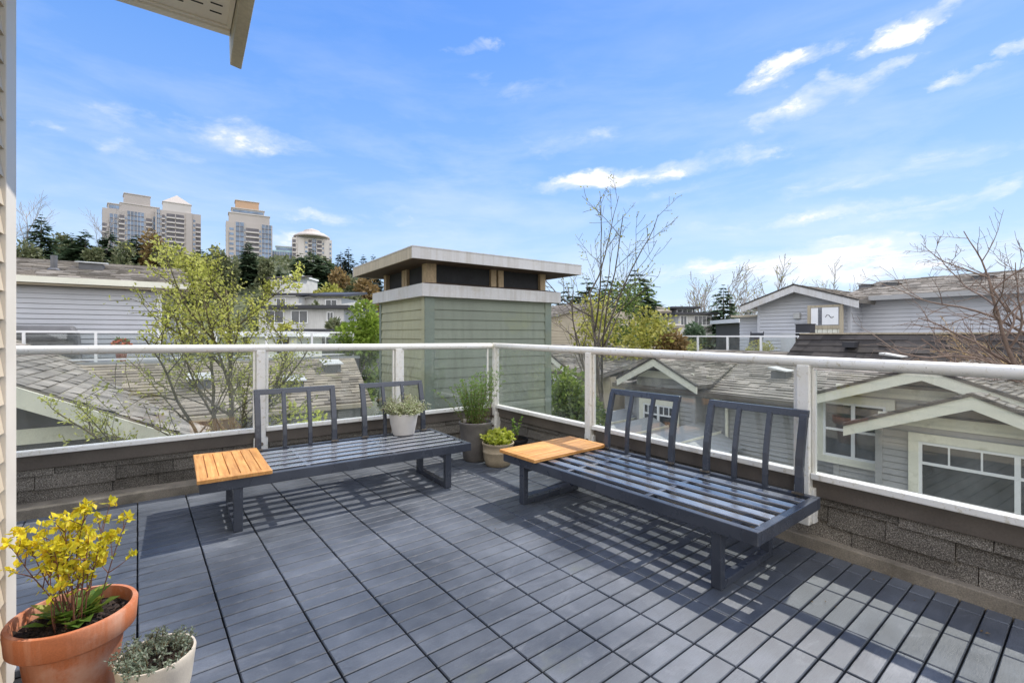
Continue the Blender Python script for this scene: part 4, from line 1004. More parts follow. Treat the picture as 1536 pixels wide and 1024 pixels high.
# sage door with white panel notice leaning at the gable
a = on_x(1212, 500, 18.5); b = on_x(1264, 457, 18.5)
dr = empty('terrace_gate', (18.5, a.y, TZ)); tag(dr, 'pale green board gate with a white squiggled panel on the right terrace', 'gate')
W = a.y - b.y; Hh = b.z - TZ
m = MB()
for k in range(7): m.box(0, .04, -W * (k + 1) / 7 + .006, -W * k / 7 - .006, 0, Hh * .62)
m.build('boards', M['cream'], dr)
m = MB()
for y in (-.04, -W + .04): m.box(-.03, .05, y - .05, y + .05, 0, Hh + .03)
m.box(-.032, .03, -W + .09, -.09, Hh - .06, Hh + .02); m.box(-.032, .03, -W + .09, -.09, Hh * .60, Hh * .66); m.build('gate_frame', M['cap_stained'], dr)
m = MB(); m.box(-.015, .01, -W * .98 + .1, -W * .42, Hh * .67, Hh - .07); pn = m.build('white_panel', M['white'], dr)
m = MB(); m.box(-.012, .01, -W * .30, -.10, Hh * .67, Hh - .07); m.build('white_panel', M['white'], dr)
m = MB(); yy = -W * .52
m.tube([(-.02, yy - .0, Hh * .80), (-.02, yy - .05, Hh * .84), (-.02, yy - .12, Hh * .83), (-.02, yy - .17, Hh * .79), (-.02, yy - .23, Hh * .795), (-.02, yy - .26, Hh * .81)], .010, 5); m.build('squiggle', M['black'], pn)
for (px, py, ww, hh, nm, lb, mt) in ((1208, 494, .45, .32, 'storage_box', 'dark box on the terrace beside the pale green gate', 'black'), (1196, 507, .9, .3, 'storage_chest', 'blue-grey chest on the right terrace behind its railing', 'side_lav')):
    p = on_x(px, py, 17.4); o = MB(); o.box(-.2, .2, -ww / 2, ww / 2, 0, p.z + .16 - TZ); o.box(-.22, .22, -ww / 2 - .02, ww / 2 + .02, p.z + .1605 - TZ, p.z + .19 - TZ); tag(o.build(nm, M[mt], loc=(17.4, p.y, TZ)), lb, 'box')
t = empty('terrace_right', (UX, 4, TZ)); t.name = 'terrace'; t['kind'] = 'structure'
m = MB(); m.box(.0, 4.9, -18, 9.2, -5, 0); m.build('terrace_base', M['concrete'], t)
ymr = on_x(1196, 505, UX - .1).y
# dark shingled skirt roof in front of the terrace
m2 = empty('skirt_roof', (UX - .3, 0, .7)); tag(m2, 'steep dark shingle skirt roof along the terrace on the right, twigs in front of it', 'roof')
m = MB(); m.shingles([(-.5, -14, -.05), (-.5, ymr, -.05), (.15, ymr - .12, .60), (.15, -14, .60)], 106); m.build('shingles', M['roof_dark'], m2)
m = MB(); m.box(.10, .35, -14, ymr - .1, .602, .64); m.build('coping', M['cap_stained'], m2); m = MB(); m.box(.16, .34, -14, ymr - .12, -.6, .60); m.build('parapet', M['roof_dark'], m2)
p = on_x(1276, 512, UX - .55); m = MB(); m.box(-.42, .0, p.y - .14, p.y + .14, .25, .40); m.build('roof_vent', M['black'], m2)
y2 = on_x(1014, 505, 15.6).y
small_railing('white glass railing of the upper terrace on the right, ending at the dark skirt roof', [(UX + .1, y2, 0), (UX + .1, ymr + .05, 0)], .45, 1.24, 4)
# patio chair and grass pot behind that railing
p = on_x(1120, 515, 16.6)
pc = empty('patio_chair', (16.6, p.y, TZ)); tag(pc, 'black folding patio chair behind the upper terrace railing', 'chair')
m = MB(); m.tube([(0, 0, 0), (.12, 0, .5), (.3, 0, 1.12)], .02, 6); m.tube([(0, -.45, 0), (.12, -.45, .5), (.3, -.45, 1.12)], .02, 6); m.tube([(.4, 0, 0), (.05, 0, .5)], .02, 6); m.tube([(.4, -.45, 0), (.05, -.45, .5)], .02, 6); m.build('chair_frame', M['black'], pc)
m = MB(); m.hexa([(.0, -.43, .44), (.42, -.43, .46), (0, -.02, .44), (.42, -.02, .46), (.0, -.43, .47), (.42, -.43, .49), (0, -.02, .47), (.42, -.02, .49)]); m.build('seat', M['black'], pc)
m = MB(); m.hexa([(.15, -.43, .6), (.18, -.43, .6), (.15, -.02, .6), (.18, -.02, .6), (.29, -.43, 1.08), (.32, -.43, 1.08), (.29, -.02, 1.08), (.32, -.02, 1.08)]); m.build('backrest', M['black'], pc)
rg = random.Random(77)
for px, r, lb in ((1030, .45, 'pale green shrub behind the left end of the upper terrace railing'), (1140, .35, 'low yellow-green shrub behind the middle of the upper terrace railing')):
    p = on_x(px, 520, 16.4); o = empty('shrub', (16.4, p.y, TZ)); tag(o, lb, 'shrub'); m = MB()
    for k in range(900): q = rdir(rg) * rg.random() ** .4; leaf(m, V((q.x * r, q.y * r * 1.5, .45 + q.z * .4)), rdir(rg), rdir(rg), .09, .035)
    m.build('foliage', M['golden'], o); m = MB(); m.lathe([(.18, 0), (.24, .3), (.03, .3)], 16); m.build('pot', M['black_pot'], o)

# overhead wires
for k, (ya, yb) in enumerate(((396, 337), (400, 346))):
    a = at(1180, ya, 60); b = at(1700, yb, 34); pts = [a + (b - a) * i / 12 + V((0, 0, -.25 * math.sin(math.pi * i / 12))) for i in range(13)]
    a2 = a + (a - b) * .8; pts = [a2] + pts
    m = MB(); m.tube([q - a for q in pts], .006, 4); tag(m.build('power_line', M['wire'], loc=a), ('upper' if k == 0 else 'lower') + ' of two thin overhead wires crossing the sky at the right', 'wire')
# ------------------------------------------------------------------ trees
def grow(mb, rg, p, d, L, r, lvl, sp, tips):
    n = max(4, int(L / sp['seg'])) if lvl else 10
    n = min(n, 12); pts = [V(p)]; dd = V(d).normalized(); sl = L / n
    for k in range(n):
        dd = (dd + rdir(rg) * sp['wob'] * (1 if lvl else .5) + V((0, 0, sp['up'][min(lvl, len(sp['up']) - 1)])) * .1).normalized(); pts.append(pts[-1] + dd * sl)
    rad = [max(sp['rmin'], r * (1 - .75 * k / n)) for k in range(n + 1)]
    mb.tube(pts, rad, 8 if lvl == 0 else (5 if lvl == 1 else 3), cap=lvl == 0)
    if lvl >= sp['levels']:
        tips.append(pts); return
    if lvl >= 1: tips.append(pts[n // 2:])
    nc = sp['kids'][lvl]; f0 = sp['start'][lvl]
    for c in range(nc):
        f = f0 + (1 - f0) * (c + rg.random()) / nc; i = min(n - 1, int(f * n)); q = pts[i].lerp(pts[i + 1], f * n - i)
        ax = (pts[i + 1] - pts[i]).normalized(); s = ax.cross(rdir(rg)).normalized(); an = R(rg.uniform(*sp['ang'][lvl]))
        nd_ = ax * math.cos(an) + s * math.sin(an)
        grow(mb, rg, q, nd_, L * sp['len'][lvl] * rg.uniform(.6, 1.1) * (1.15 - .55 * f), max(sp['rmin'], r * .52 * (1 - .5 * f)), lvl + 1, sp, tips)
def leafy(name, label, loc, spec, h, r, seed, leafmat, barkmat, nleaf, lsize, d=(0, 0, 1), cluster=.05, cat='tree', group=None, extra=()):
    rg = random.Random(seed); root = empty(name, loc); tag(root, label, cat, group); m = MB(); tips = []
    grow(m, rg, (0, 0, 0), d, h, r, 0, spec, tips)
    for (dz, dd, LL, rr) in extra: grow(m, rg, (0, 0, dz), dd, LL, rr, 1, spec, tips)
    m.build('trunk', M[barkmat], root, smooth=True)
    if nleaf:
        lm = MB(); tot = sum(len(t) for t in tips); per = nleaf / tot
        for t in tips:
            for i, q in enumerate(t):
                c = per * (.4 + 1.2 * i / len(t)); c = int(c) + (rg.random() < c - int(c))
                for k in range(c):
                    L = lsize * rg.uniform(.6, 1.3); leaf(lm, q + rdir(rg) * rg.uniform(0, cluster), rdir(rg, .4), rdir(rg), L, L * .6)
        lm.build('crown', M[leafmat], root)
    return root
SP_bud = dict(seg=.12, wob=.16, up=(0.2, .55, .5, .3), levels=3, kids=(13, 8, 6), start=(.16, .2, .2), ang=((35, 72), (25, 60), (25, 60)), len=(.62, .5, .45), rmin=.0032)
p = on_y(338, 640, 7.0)
leafy('budding_tree', 'budding yellow-green deciduous tree with many upright limbs behind the left bench', (p.x, 7.0, -1.1), SP_bud, 2.95, .045, 5, 'bud_leaf', 'bark_moss', 12500, .042, (.03, 0, 1), .07,
      extra=((.45, (-1, .1, .55), 2.0, .028), (.5, (-.75, -.3, .9), 2.2, .028), (.55, (.7, .1, 1.2), 2.0, .028), (.4, (-.9, .4, .15), 1.7, .024), (.5, (.25, -.2, 1.5), 2.4, .03), (.5, (-.35, .1, 1.5), 2.4, .03), (.35, (-.8, -.4, .05), 1.5, .03), (.9, (.9, .3, .8), 1.7, .03)))
SP_bare = dict(seg=.2, wob=.13, up=(.2, .8, .6, .4), levels=3, kids=(9, 6, 5), start=(.38, .2, .2), ang=((28, 68), (25, 55), (25, 60)), len=(.90, .45, .42), rmin=.0045)
p = at(912, 560, 11.5)
leafy('bare_tree', 'tall bare tree with thin dark branches rising to the right of the green chimney', (p.x, p.y, -3.2), SP_bare, 5.6, .085, 12, 'golden', 'bark', 900, .05, tuple(RGT * .05 + V((0, 0, 1))), .1)
SP_red = dict(seg=.16, wob=.2, up=(.0, .35, .25, .1), levels=3, kids=(10, 8, 6), start=(.35, .12, .12), ang=((20, 65), (25, 65), (25, 65)), len=(.62, .5, .45), rmin=.0032)
p = at(1580, 545, 8.2)
leafy('bare_tree', 'bare reddish-twigged tree leaning in from the right edge of the view', (p.x, p.y, -.9), SP_red, 3.5, .06, 31, 'golden', 'bark_red', 0, .05, tuple((RGT * -.40 + V((0, 0, .9)))), .1,
      extra=((1.5, tuple(RGT * -1 + V((0, 0, .30))), 2.8, .035), (1.9, tuple(RGT * -1 + V((0, 0, .45))), 2.6, .03), (2.1, tuple(RGT * -.9 + V((0, 0, .7))), 2.4, .03), (1.7, tuple(RGT * -.9 - FWD * .4 + V((0, 0, .5))), 2.0, .03), (1.3, tuple(RGT * -1 + V((.1, .1, .4))), 2.2, .04), (1.4, tuple(RGT * -1 + FWD * .3 + V((0, 0, .08))), 2.0, .04), (1.4, tuple(RGT * -.8 + V((0, 0, .8))), 2.1, .04), (1.3, tuple(RGT * -1 - FWD * .3 + V((0, 0, .12))), 1.8, .035), (1.2, tuple(RGT * -1 + FWD * .1 + V((0, 0, .0))), 1.9, .035)))
# straw-coloured shrub twigs below it
SP_straw = dict(seg=.15, wob=.24, up=(.0, .1, .1, .0), levels=3, kids=(12, 8, 5), start=(.05, .1, .1), ang=((20, 75), (25, 75), (25, 70)), len=(.75, .5, .45), rmin=.0042)
p = at(1560, 540, 9.8)
leafy('bare_shrub', 'tangle of straw-coloured twigs in front of the dark skirt roof at the right edge', (p.x, p.y, .2), SP_straw, 1.9, .045, 8, 'golden', 'bark_straw', 0, .05, tuple(RGT * -1 + V((0, 0, .22))), .1, 'shrub',
      extra=((.2, tuple(RGT * -1 + V((0, 0, .15))), 1.9, .03), (.35, tuple(RGT * -1 + FWD * .2 + V((0, 0, .05))), 2.0, .03), (.3, tuple(RGT * -1 + V((0, 0, .25))), 1.7, .03)))

def bushy(name, label, loc, rx, rz, seed, mat, n, ls, bark='bark', group=None, trunk=1.0, cat='tree', lumps=9, shape=1.0):
    rg = random.Random(seed); root = empty(name, loc); tag(root, label, cat, group)
    m = MB(); m.tube([(0, 0, 0), (.03 * rx, 0, trunk), (0, .02 * rx, trunk + rz)], [.07 * rx + .03, .05 * rx + .02, .015], 6)
    for k in range(6):
        q = rdir(rg, .6); m.tube([(0, 0, trunk + rz * .15 * k), V((q.x * rx * .6, q.y * rx * .6, trunk + rz * (.15 * k + .35)))], [.03 * rx + .01, .006], 4)
    m.build('trunk', M[bark], root)
    lm = MB(); cs = []
    for k in range(lumps):
        t = rg.random(); wr = (1 - abs(t - .4) * 1.1) * shape; a = rg.uniform(0, 6.28); q = rg.uniform(.2, .75) * rx * wr
        cs.append((V((q * math.cos(a), q * math.sin(a), trunk + rz * (.15 + t * 1.5))), rx * (rg.uniform(.28, .5) if lumps < 20 else rg.uniform(.14, .36))))
    for k in range(n):
        c, r = rg.choice(cs); q = rdir(rg); rr = r * rg.random() ** .33
        p = c + V((q.x * rr, q.y * rr, q.z * rr * 1.1)); L = ls * rg.uniform(.6, 1.4)
        leaf(lm, p, (q + rdir(rg) * .8).normalized(), rdir(rg), L, L * .6)
    lm.build('crown', M[mat], root); return root
def conifer(name, label, loc, h, r, seed, mat='conifer', n=32, group=None, bare=.08, ls=1.5):
    rg = random.Random(seed); root = empty(name, loc); tag(root, label, 'tree', group)
    m = MB(); m.tube([(0, 0, 0), (0, 0, h * .6), (0, 0, h * .98)], [h * .018 + .05, h * .011 + .02, .01], 6); m.build('trunk', M['bark'], root)
    lm = MB()
    for k in range(n):
        t = k / (n - 1); z = h * (bare + (1 - bare) * t); rr = r * (1 - t) ** .75 * rg.uniform(.8, 1.15) + .03 * r
        nb = max(4, int(9 * (1 - t) + 4))
        for b in range(nb):
            a = rg.uniform(0, 6.28); bl = rr * rg.uniform(.65, 1.15); d = V((math.cos(a), math.sin(a), 0)); sd = V((-d.y, d.x, 0))
            m_ = max(3, int(3 + 4 * bl / r))
            for s in range(m_):
                f = (s + .6) / m_; c = d * (bl * f) + V((0, 0, z - bl * .28 * f + bl * .10 * f * f))
                L = bl / m_ * 1.9 * ls + .05 * r; wd = L * rg.uniform(.35, .55)
                for sg in (-1, 1):
                    e = (d * .8 + sd * sg * rg.uniform(.5, .9) + V((0, 0, rg.uniform(-.45, .05)))).normalized()
                    leaf(lm, c, e, (rg.uniform(-.3, .3), rg.uniform(-.3, .3), 1), L, wd, .1)
    lm.build('crown', M[mat], root); return root
# shrub belt right of the chimney
for (px, pyb, d, rx, rz, sd, mat, lb) in [(970, 515, 16.5, 1.7, 1.45, 1, 'golden', 'golden-green bushy tree right of the bare tree, widest of its clump'), (900, 505, 17, 1.8, 1.6, 2, 'golden', 'golden-green bushy tree around the foot of the bare tree'),
        (1010, 525, 16, .9, .6, 3, 'orange', 'rust-tinted shrub at the right end of the golden-green clump'), (945, 480, 20, 1.9, 1.9, 4, 'broad', 'darker green tree behind the golden-green clump'), (1043, 520, 22, 1.0, 1.1, 5, 'conifer', 'small dark evergreen left of the upper terrace railing'),
        (850, 600, 9.5, .9, .7, 6, 'bright', 'yellow-green shrub seen through the glass right of the chimney base'), (875, 620, 9.0, .7, .5, 7, 'broad', 'low mid-green shrub seen through the glass beside the second railing post')]:
    p = at(px, pyb, d); bushy('bushy_tree' if rz > .8 else 'shrub', lb, (p.x, p.y, p.z - .8 * rz - .6), rx, rz, sd, mat, int(1700 if mat == 'golden' else 2600), .05 + .005 * d, trunk=.4, lumps=22, cat='tree' if rz > .8 else 'shrub')
# bright green tree left of the chimney
p = at(540, 500, 16); bushy('bright_tree', 'bright lime-green bushy tree just left of the green chimney', (p.x, p.y, -3.2), 1.15, 2.3, 41, 'bright', 5200, .15, trunk=1.4, lumps=13)
p = at(578, 560, 13.5); bushy('evergreen_shrub', 'dark green shrub between the tan roof and the green chimney', (p.x, p.y, -2.6), .7, 1.3, 42, 'broad', 2600, .13, trunk=.6, cat='shrub')
p = at(455, 600, 9.2); bushy('shrub', 'yellow-green shrub tops behind the left bench backrest', (p.x, p.y, -2.1), .75, .8, 43, 'lime_leaf', 1200, .09, trunk=.5, cat='shrub')
# conifers near the bare tree
for px, top, d, r, sd, lb in ((852, 425, 45, 1.6, 1, 'dark conifer tip just right of the chimney cap'), (880, 418, 46, 2.2, 2, 'dark conifer left behind the bare tree'), (912, 415, 50, 2.2, 3, 'dark conifer directly behind the bare tree trunk'), (953, 405, 44, 2.3, 4, 'tall pointed conifer to the right of the bare tree'), (970, 430, 50, 2, 5, 'shorter conifer right of the tall pointed one')):
    p = at(px, top, d); conifer('conifer', lb, (p.x, p.y, GZ), p.z - GZ, r * 2.0, 50 + sd)
# distant trees on the right
for px, top, d, r, sd, lb in ((1085, 427, 70, 4.2, 1, 'broad dark conifer between pale bare trees left of the blue-grey gable'), (1033, 462, 75, 2.4, 2, 'small conifer left of the broad dark one'), (1125, 458, 90, 3, 3, 'low conifer beside the blue-grey gable')):
    p = at(px, top, d); conifer('conifer', lb, (p.x, p.y, GZ), p.z - GZ, r, 70 + sd)
SP_far = dict(seg=1.2, wob=.12, up=(.2, .8, .6, .4), levels=2, kids=(13, 11), start=(.25, .2), ang=((20, 50), (20, 50)), len=(.55, .5), rmin=.035)
for px, top, d, sd, lb in ((1060, 428, 80, 1, 'pale bare tree left of the broad dark conifer'), (1107, 418, 78, 2, 'pale bare tree right of the broad dark conifer'), (1162, 412, 85, 3, 'bare tree showing above the blue-grey gable roof'), (1258, 424, 95, 4, 'bare treetop behind the long shingle roof'), (1045, 440, 95, 5, 'faint bare tree behind the modern black-roofed house'), (1130, 440, 100, 6, 'faint bare tree between the conifer and the gable')):
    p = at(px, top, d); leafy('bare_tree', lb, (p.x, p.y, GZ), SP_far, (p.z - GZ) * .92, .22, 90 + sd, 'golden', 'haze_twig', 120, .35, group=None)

# far low wood along the horizon (one mass)
rg = random.Random(99); m = MB()
for k in range(9000):
    px = rg.uniform(800, 2300); d = rg.uniform(120, 330); hh = 15 + 7 * noise.noise(V((px * .012, d * .01, 3))) + 3 * noise.noise(V((px * .06, 1, d * .01)))
    p = at(px, HZ, d); z = GZ + hh * rg.random() ** .45
    s = rg.uniform(.9, 1.8); leaf(m, (p.x, p.y, z), rdir(rg, .6), rdir(rg), s, s * .7)
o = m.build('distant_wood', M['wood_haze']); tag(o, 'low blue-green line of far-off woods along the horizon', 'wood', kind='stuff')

# hillside trees: each its own
spots = [(62, 322, 150, 'c', 'dark conifer, tallest at the far left of the hill', 1.0), (100, 343, 165, 'b', 'olive broadleaf tree left of two dark conifers on the hill', 1), (108, 350, 150, 'c', 'dark conifer beside the olive tree at the left', .9), (128, 345, 150, 'c', 'dark rounded conifer above the roof vent', 1.1), (165, 345, 155, 'c', 'dark conifer in front of the widest tower', 1.0),
         (205, 352, 150, 'c', 'dark conifer below the middle of the widest tower', 1.2), (188, 372, 140, 'b', 'low green tree below the widest tower', 1), (232, 358, 150, 'o', 'brownish tree below the gap between two towers', 1), (255, 372, 150, 'b', 'grey-green tree below the pyramid-roofed tower', 1), (300, 372, 155, 'c', 'conifer right of the pyramid-roofed tower', .9), (325, 380, 150, 'b', 'green tree between the towers behind the budding tree', 1),
         (372, 362, 165, 'c', 'slim conifer in front of the orange-topped tower', .8), (400, 395, 160, 'b', 'olive tree at the foot of the orange-topped tower', 1), (452, 380, 130, 'c', 'conifer left in front of the round-roofed tower', 1.1), (470, 375, 130, 'c', 'broad dark conifer in front of the round-roofed tower', 1.3), (487, 384, 132, 'c', 'conifer at the right edge of the round-roofed tower', 1.1),
         (511, 377, 150, 'h', 'hazy tall conifer, left of a slender pair', .8), (523, 371, 150, 'h', 'hazy slender conifer, tallest near the chimney cap', .75), (545, 382, 170, 'h', 'hazy conifer tip left of the chimney cap', .8), (560, 382, 190, 'h', 'hazy conifer tip touching the chimney cap', .8), (535, 415, 130, 'b', 'green tree below the slender conifers', 1), (552, 425, 120, 'o', 'rust-coloured tree left of the chimney ledge', 1),
         (498, 432, 92, 'g', 'golden tree above the white modern house', .8), (478, 440, 95, 'g', 'yellow-green tree above the black roofs', .6), (42, 372, 140, 'b', 'dark green tree at the far left edge above the shingle roof', 1), (445, 425, 105, 'c', 'small conifer between the white houses', .7), (505, 410, 120, 'o', 'reddish-brown tree on the slope', .8), (520, 440, 85, 'b', 'mid-green tree right of the white modern house', .8), (420, 400, 150, 'c', 'conifer left of the green glass tower base', .7),
         (392, 447, 62, 'b', 'round green tree at the left end of the white modern house', .55), (470, 452, 56, 'b', 'olive tree peeping over the thin black roof edge', .4), (425, 490, 40, 'g', 'golden bushy tree in front of the white modern house, left', .35), (478, 492, 38, 'b', 'green bushy tree in front of the white modern house, right', .33), (507, 484, 40, 'b', 'green tree at the right end of the white modern house', .38),
         (545, 455, 75, 'b', 'green tree above the bright lime-green one', .7), (345, 392, 150, 'b', 'green tree left of the orange-topped tower', .9), (275, 388, 140, 'c', 'low conifer below the pyramid-roofed tower', .8), (145, 378, 145, 'b', 'low green tree between dark conifers at the left', .8)]
for k, (px, top, d, kind, lb, sc) in enumerate(spots):
    p = at(px, top, d); z0 = hill_z(p) - .5; z0 = min(z0, p.z - 6 * sc); h = p.z - z0
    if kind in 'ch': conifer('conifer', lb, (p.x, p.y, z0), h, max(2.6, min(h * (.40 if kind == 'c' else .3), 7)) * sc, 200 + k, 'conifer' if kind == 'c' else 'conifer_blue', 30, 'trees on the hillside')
    else:
        rx = max(2.6, min(h * .35, 5.5)) * sc; bushy('broadleaf_tree', lb, (p.x, p.y, z0), rx, h * .5, 200 + k, {'b': 'broad_hill', 'o': 'orange', 'g': 'golden'}[kind], 1500, .16 + d * .006, group='trees on the hillside', trunk=h * .15, lumps=11)
for px, top, d, sd, lb in ((35, 305, 150, 1, 'bare tree rising behind conifers at the far left edge'), (152, 322, 160, 2, 'bare grey tree left of the widest tower'), (22, 340, 145, 3, 'bare tree beside the house trim at the far left')):
    p = at(px, top, d); z0 = hill_z(p); leafy('bare_tree', lb, (p.x, p.y, z0), SP_far, (p.z - z0) * .9, .3, 120 + sd, 'golden', 'haze_twig', 0, .3)
# scrub on the slope
rg = random.Random(55); m = MB()
for k in range(9000):
    px = rg.uniform(-150, 640); d = rg.uniform(64, 250); p = at(px, HZ, d); z = hill_z(p); s = rg.uniform(.7, 1.6) * (.5 + d / 160)
    leaf(m, (p.x, p.y, z + rg.uniform(0, 1.5) * s * .6), rdir(rg, .5), rdir(rg), s, s * .7)
o = m.build('hillside_scrub', M['broad_hill']); tag(o, 'dense green undergrowth covering the hillside', 'undergrowth', kind='stuff')

# ------------------------------------------------------------------ towers on the hill
def tower(name, label, pxl, pxr, ytop, d, ztop_setbacks, wallm, bays, storeys, roof, rot=0, ybase=420):
    pc = at((pxl + pxr) / 2, HZ, d); Wd = (pxr - pxl) * d / F; zt_ = at(0, ytop, d).z; zb = 18
    ux = (pxl + pxr) / 2; ang = -math.atan2(pc.x, pc.y) + rot
    root = empty(name, (pc.x, pc.y, zb), ang); tag(root, label, 'tower'); Hh = zt_ - zb; D = Wd * .42
    m = MB(); m.box(-Wd / 2, Wd / 2, 0, D, 0, Hh); m.build('wall', M[wallm], root)
    sh = 3.4
    # facade bays: (x0, x1, kind, proud)
    for (f0, f1, kind, top) in bays:
        x0 = -Wd / 2 + Wd * f0; x1 = -Wd / 2 + Wd * f1; ztp = Hh - top * sh
        if kind == 'glass':
            m = MB(); m.box(x0, x1, -.25, -.02, 0, ztp); g_ = m.build('window_bay', M['tower_glass'], root)
            m = MB(); k = 1
            while ztp - k * sh > 0: m.box(x0 - .05, x1 + .05, -.4, -.252, ztp - k * sh, ztp - k * sh + .7); k += 1
            nx = max(2, int((x1 - x0) / 1.8))
            m.build('spandrel', M['tower_dark'], g_)
            m = MB()
            for q in range(nx + 1): xx = x0 + (x1 - x0) * q / nx; m.box(xx - .1, xx + .1, -.45, -.253, 0, ztp)
            m.build('mullion', M['tower_pale'], g_)
        elif kind == 'balc':
            m = MB(); m.box(x0, x1, -.10, -.02, 0, ztp); b_ = m.build('balcony_recess', M['tower_dark'], root)
            for k in range(1, 17):
                if ztp - k * sh < 0: break
                m = MB(); m.box(x0 - .1, x1 + .1, -1.1, -.11, ztp - k * sh, ztp - k * sh + 1.0); m.build('balcony', M['tower_pale'], root)
        elif kind == 'win':
            for k in range(17):
                if ztp - k * sh < 3: break
                m = MB(); m.box(x0, x1, -.12, -.02, ztp - k * sh - 2.5, ztp - k * sh - .9); m.build('window', M['tower_glass'], root)
        elif kind == 'pier':
            m = MB(); m.box(x0, x1, -.7, -.02, 0, ztp); m.build('pier', M[wallm], root)
    # side glass
    m = MB(); k = 0
    while Hh - k * sh > 4: m.box(-Wd / 2 - .1, -Wd / 2 - .01, D * .2, D * .8, Hh - k * sh - 2.4, Hh - k * sh - .9); m.box(Wd / 2 + .01, Wd / 2 + .1, D * .2, D * .8, Hh - k * sh - 2.4, Hh - k * sh - .9); k += 1
    m.build('side_windows', M['tower_glass'], root)
    for (f0, f1, h0, h1, mt) in ztop_setbacks:
        m = MB(); m.box(-Wd / 2 + Wd * f0, -Wd / 2 + Wd * f1, D * .05 + .1, D * .9, Hh + h0 + .01, Hh + h1); m.build('setback', M[mt], root)
        if h1 - h0 < 4.5 and mt != 'tower_brick': m = MB(); m.box(-Wd / 2 + Wd * f0 + .6, -Wd / 2 + Wd * f1 - .6, D * .05 - .02, D * .05 + .098, Hh + h0 + .5, Hh + h1 - .8); m.build('setback_windows', M['tower_glass'], root)
        m = MB(); m.box(-Wd / 2 + Wd * f0 - .4, -Wd / 2 + Wd * f1 + .4, D * .05 - .4, D * .9 + .4, Hh + h1 + .01, Hh + h1 + .5); m.build('parapet', M['tower_pale'], root)
    if roof and roof[0] == 'pyr':
        _, f0, f1, h0, h1 = roof; x0 = -Wd / 2 + Wd * f0; x1 = -Wd / 2 + Wd * f1; y0 = D * .05; y1 = D * .9; xm = (x0 + x1) / 2; ym = (y0 + y1) / 2
        m = MB(); m.add([(x0, y0, Hh + h0), (x1, y0, Hh + h0), (x1, y1, Hh + h0), (x0, y1, Hh + h0), (xm, ym, Hh + h1)], [(0, 1, 4), (1, 2, 4), (2, 3, 4), (3, 0, 4), (3, 2, 1, 0)]); m.build('roof', M['tower_tan'], root)
    if roof and roof[0] == 'dome':
        _, h0, h1 = roof; m = MB(); m.lathe([(Wd * .47, Hh + h0), (Wd * .47, Hh + h0 + .8), (Wd * .33, Hh + h0 + (h1 - h0) * .45), (Wd * .24, Hh + h0 + (h1 - h0) * .5), (Wd * .2, Hh + h0 + (h1 - h0) * .75), (.01, Hh + h1)], 16, (0, D * .5, 0)); m.build('roof', M['tower_tan'], root)
    return root
tower('tower', 'wide tan apartment tower with a blue glass centre, leftmost on the hill', 166, 243, 318, 330, [(.08, .26, 0, 3.5, 'tower_tan'), (.26, .86, 0, 5, 'tower_tan'), (.32, .72, 5.4, 12, 'tower_tan')], 'tower_tan',
      [(.0, .06, 'balc', 3), (.225, .235, 'win', 1), (.33, .35, 'win', 1), (.625, .64, 'win', 1), (.745, .755, 'win', 1), (.875, .89, 'win', 1), (.10, .22, 'glass', 1), (.24, .32, 'balc', 1), (.36, .62, 'glass', 0), (.65, .74, 'balc', 1), (.76, .87, 'glass', .5), (.90, .99, 'balc', 1)], 12, None, .06)
tower('tower', 'pale apartment tower with a pyramid roof beside the widest tower', 240, 296, 318, 340, [(.16, .78, 0, 6, 'tower_pale')], 'tower_tan',
      [(.03, .10, 'glass', 0), (.11, .13, 'win', 1), (.21, .23, 'win', 1), (.82, .87, 'win', 1), (.14, .2, 'balc', 1), (.24, .42, 'balc', .6), (.44, .62, 'balc', .6), (.66, .80, 'pier', 0), (.88, .99, 'balc', 2)], 12, ('pyr', .16, .78, 6.6, 13), .05)
tower('tower', 'orange-topped slim apartment tower in the middle of the hill', 344, 405, 335, 330, [(.06, .94, 0, 6, 'tower_tan'), (.12, .82, 6.5, 9.5, 'tower_tan'), (.2, .70, 10, 15, 'tower_brick')], 'tower_tan',
      [(.0, .05, 'pier', 2), (.07, .16, 'win', 1), (.71, .75, 'win', 1), (.39, .41, 'win', 1), (.2, .38, 'glass', 0), (.42, .70, 'balc', 1), (.76, .98, 'glass', 0)], 12, None, .05)
tower('tower', 'small green glass tower between the orange-topped and round-roofed towers', 408, 442, 376, 380, [(.2, .9, 0, 3.2, 'tower_green')], 'tower_green', [(.05, .95, 'glass', .3)], 8, None, .0)
tower('tower', 'round-roofed pale apartment tower, rightmost on the hill', 441, 496, 358, 360, [(.1, .9, 0, 1.5, 'tower_pale')], 'tower_pale',
      [(.01, .09, 'balc', .5), (.32, .38, 'win', .5), (.755, .79, 'win', .5), (.94, .98, 'win', .5), (.14, .30, 'pier', 0), (.40, .48, 'balc', .3), (.49, .60, 'glass', 0), (.62, .74, 'balc', .3), (.80, .92, 'pier', .4)], 10, ('dome', 1.5, 9), .05)

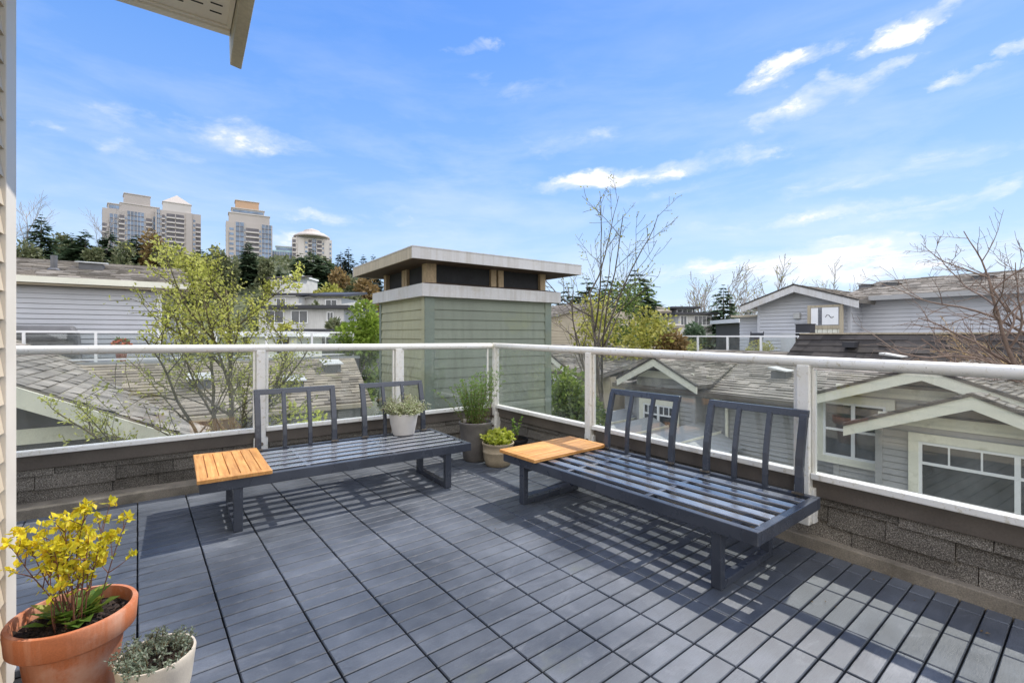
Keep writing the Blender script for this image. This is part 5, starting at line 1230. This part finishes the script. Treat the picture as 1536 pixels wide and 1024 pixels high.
# ------------------------------------------------------------------ modern white houses on the lower slope
def modern(label, pxl, pxr, ytop, ybot, d, wins, over=.6, mat='house_grey', roofm='black', dep=9, rot=0, rise=0):
    pc = at((pxl + pxr) / 2, HZ, d); Wd = (pxr - pxl) * d / F; zt_ = at(0, ytop, d).z; zb = at(0, ybot, d).z
    root = empty('modern_house', (pc.x, pc.y, zb - 3), -TH + rot); tag(root, label, 'house'); hh = zt_ - zb + 3
    m = MB(); m.box(-Wd / 2, Wd / 2, 0, dep, 0, hh); m.build('wall', M[mat], root)
    m = MB(); m.hexa([(-Wd / 2 - over, -over, hh + .01), (Wd / 2 + over, -over, hh + .01), (-Wd / 2 - over, dep + over, hh + .01 + rise), (Wd / 2 + over, dep + over, hh + .01 + rise), (-Wd / 2 - over, -over, hh + .34), (Wd / 2 + over, -over, hh + .34), (-Wd / 2 - over, dep + over, hh + .34 + rise), (Wd / 2 + over, dep + over, hh + .34 + rise)]); m.build('roof', M[roofm], root)
    for (f0, f1, g0, g1, cols) in wins:
        window_on(root, (-Wd / 2 + Wd * f0, 0, hh - (zt_ - zb) * (1 - g0)), (1, 0, 0), (0, -1, 0), Wd * (f1 - f0), (zt_ - zb) * (g1 - g0), cols, 1, .04, 'white', 'white')
    return root
modern('white modern house with a thin black roof edge and dark windows, left of the chimney', 388, 516, 463, 486, 48, [(.08, .30, .05, .9, 2), (.38, .58, .05, .9, 2), (.80, .88, .2, .8, 2)], .7)
modern('white split-level house with a slanted black roof behind the thin-roofed one', 400, 448, 444, 460, 60, [(.3, .6, .1, .8, 2)], .5, rise=.9)
modern('white house with a wedge-shaped dark roof, second from the chimney', 452, 512, 446, 462, 62, [(.6, .9, .1, .8, 2)], .5, rise=1.2)
modern('small white house high on the slope behind the budding tree', 405, 432, 419, 436, 85, [(.2, .6, .3, .9, 2)], .4, roofm='roof_dark', rise=1.5)
modern('rounded pale house beside the small white one on the slope', 436, 447, 414, 440, 90, [], .2, roofm='white')
modern('brown flat house below the white modern one', 440, 520, 500, 520, 36, [(.1, .3, .1, .8, 2), (.6, .8, .1, .8, 1)], .5, 'side_dark')
modern('cream garden pavilion with white posts in front of the white houses', 375, 445, 505, 535, 30, [(.55, .85, .1, .95, 2)], .4, 'cream', 'white', 4)
modern('black-roofed modern house with white frames left of the blue-grey gable', 1018, 1068, 472, 490, 70, [(.05, .25, .1, .95, 2), (.45, .95, .1, .95, 4)], .8)
modern('dark pavilion storey on top of the distant black-roofed house', 1012, 1042, 463, 470, 78, [(.1, .9, .1, .9, 3)], .7, 'side_dark')
modern('flat-roofed tan house left of the black-roofed modern house', 960, 1020, 492, 505, 60, [(.2, .5, .1, .8, 2)], .6, 'side_tan', 'roof_pale', rise=.8)
modern('brown hipped house behind the golden-green trees', 965, 1000, 470, 490, 75, [(.2, .5, .1, .8, 2)], .6, 'side_tan', 'roof_tan', rise=2.2)
modern('low white carport roof beside the blue-grey gable', 1112, 1150, 484, 496, 40, [], .4, 'side_dark', 'white', 5)
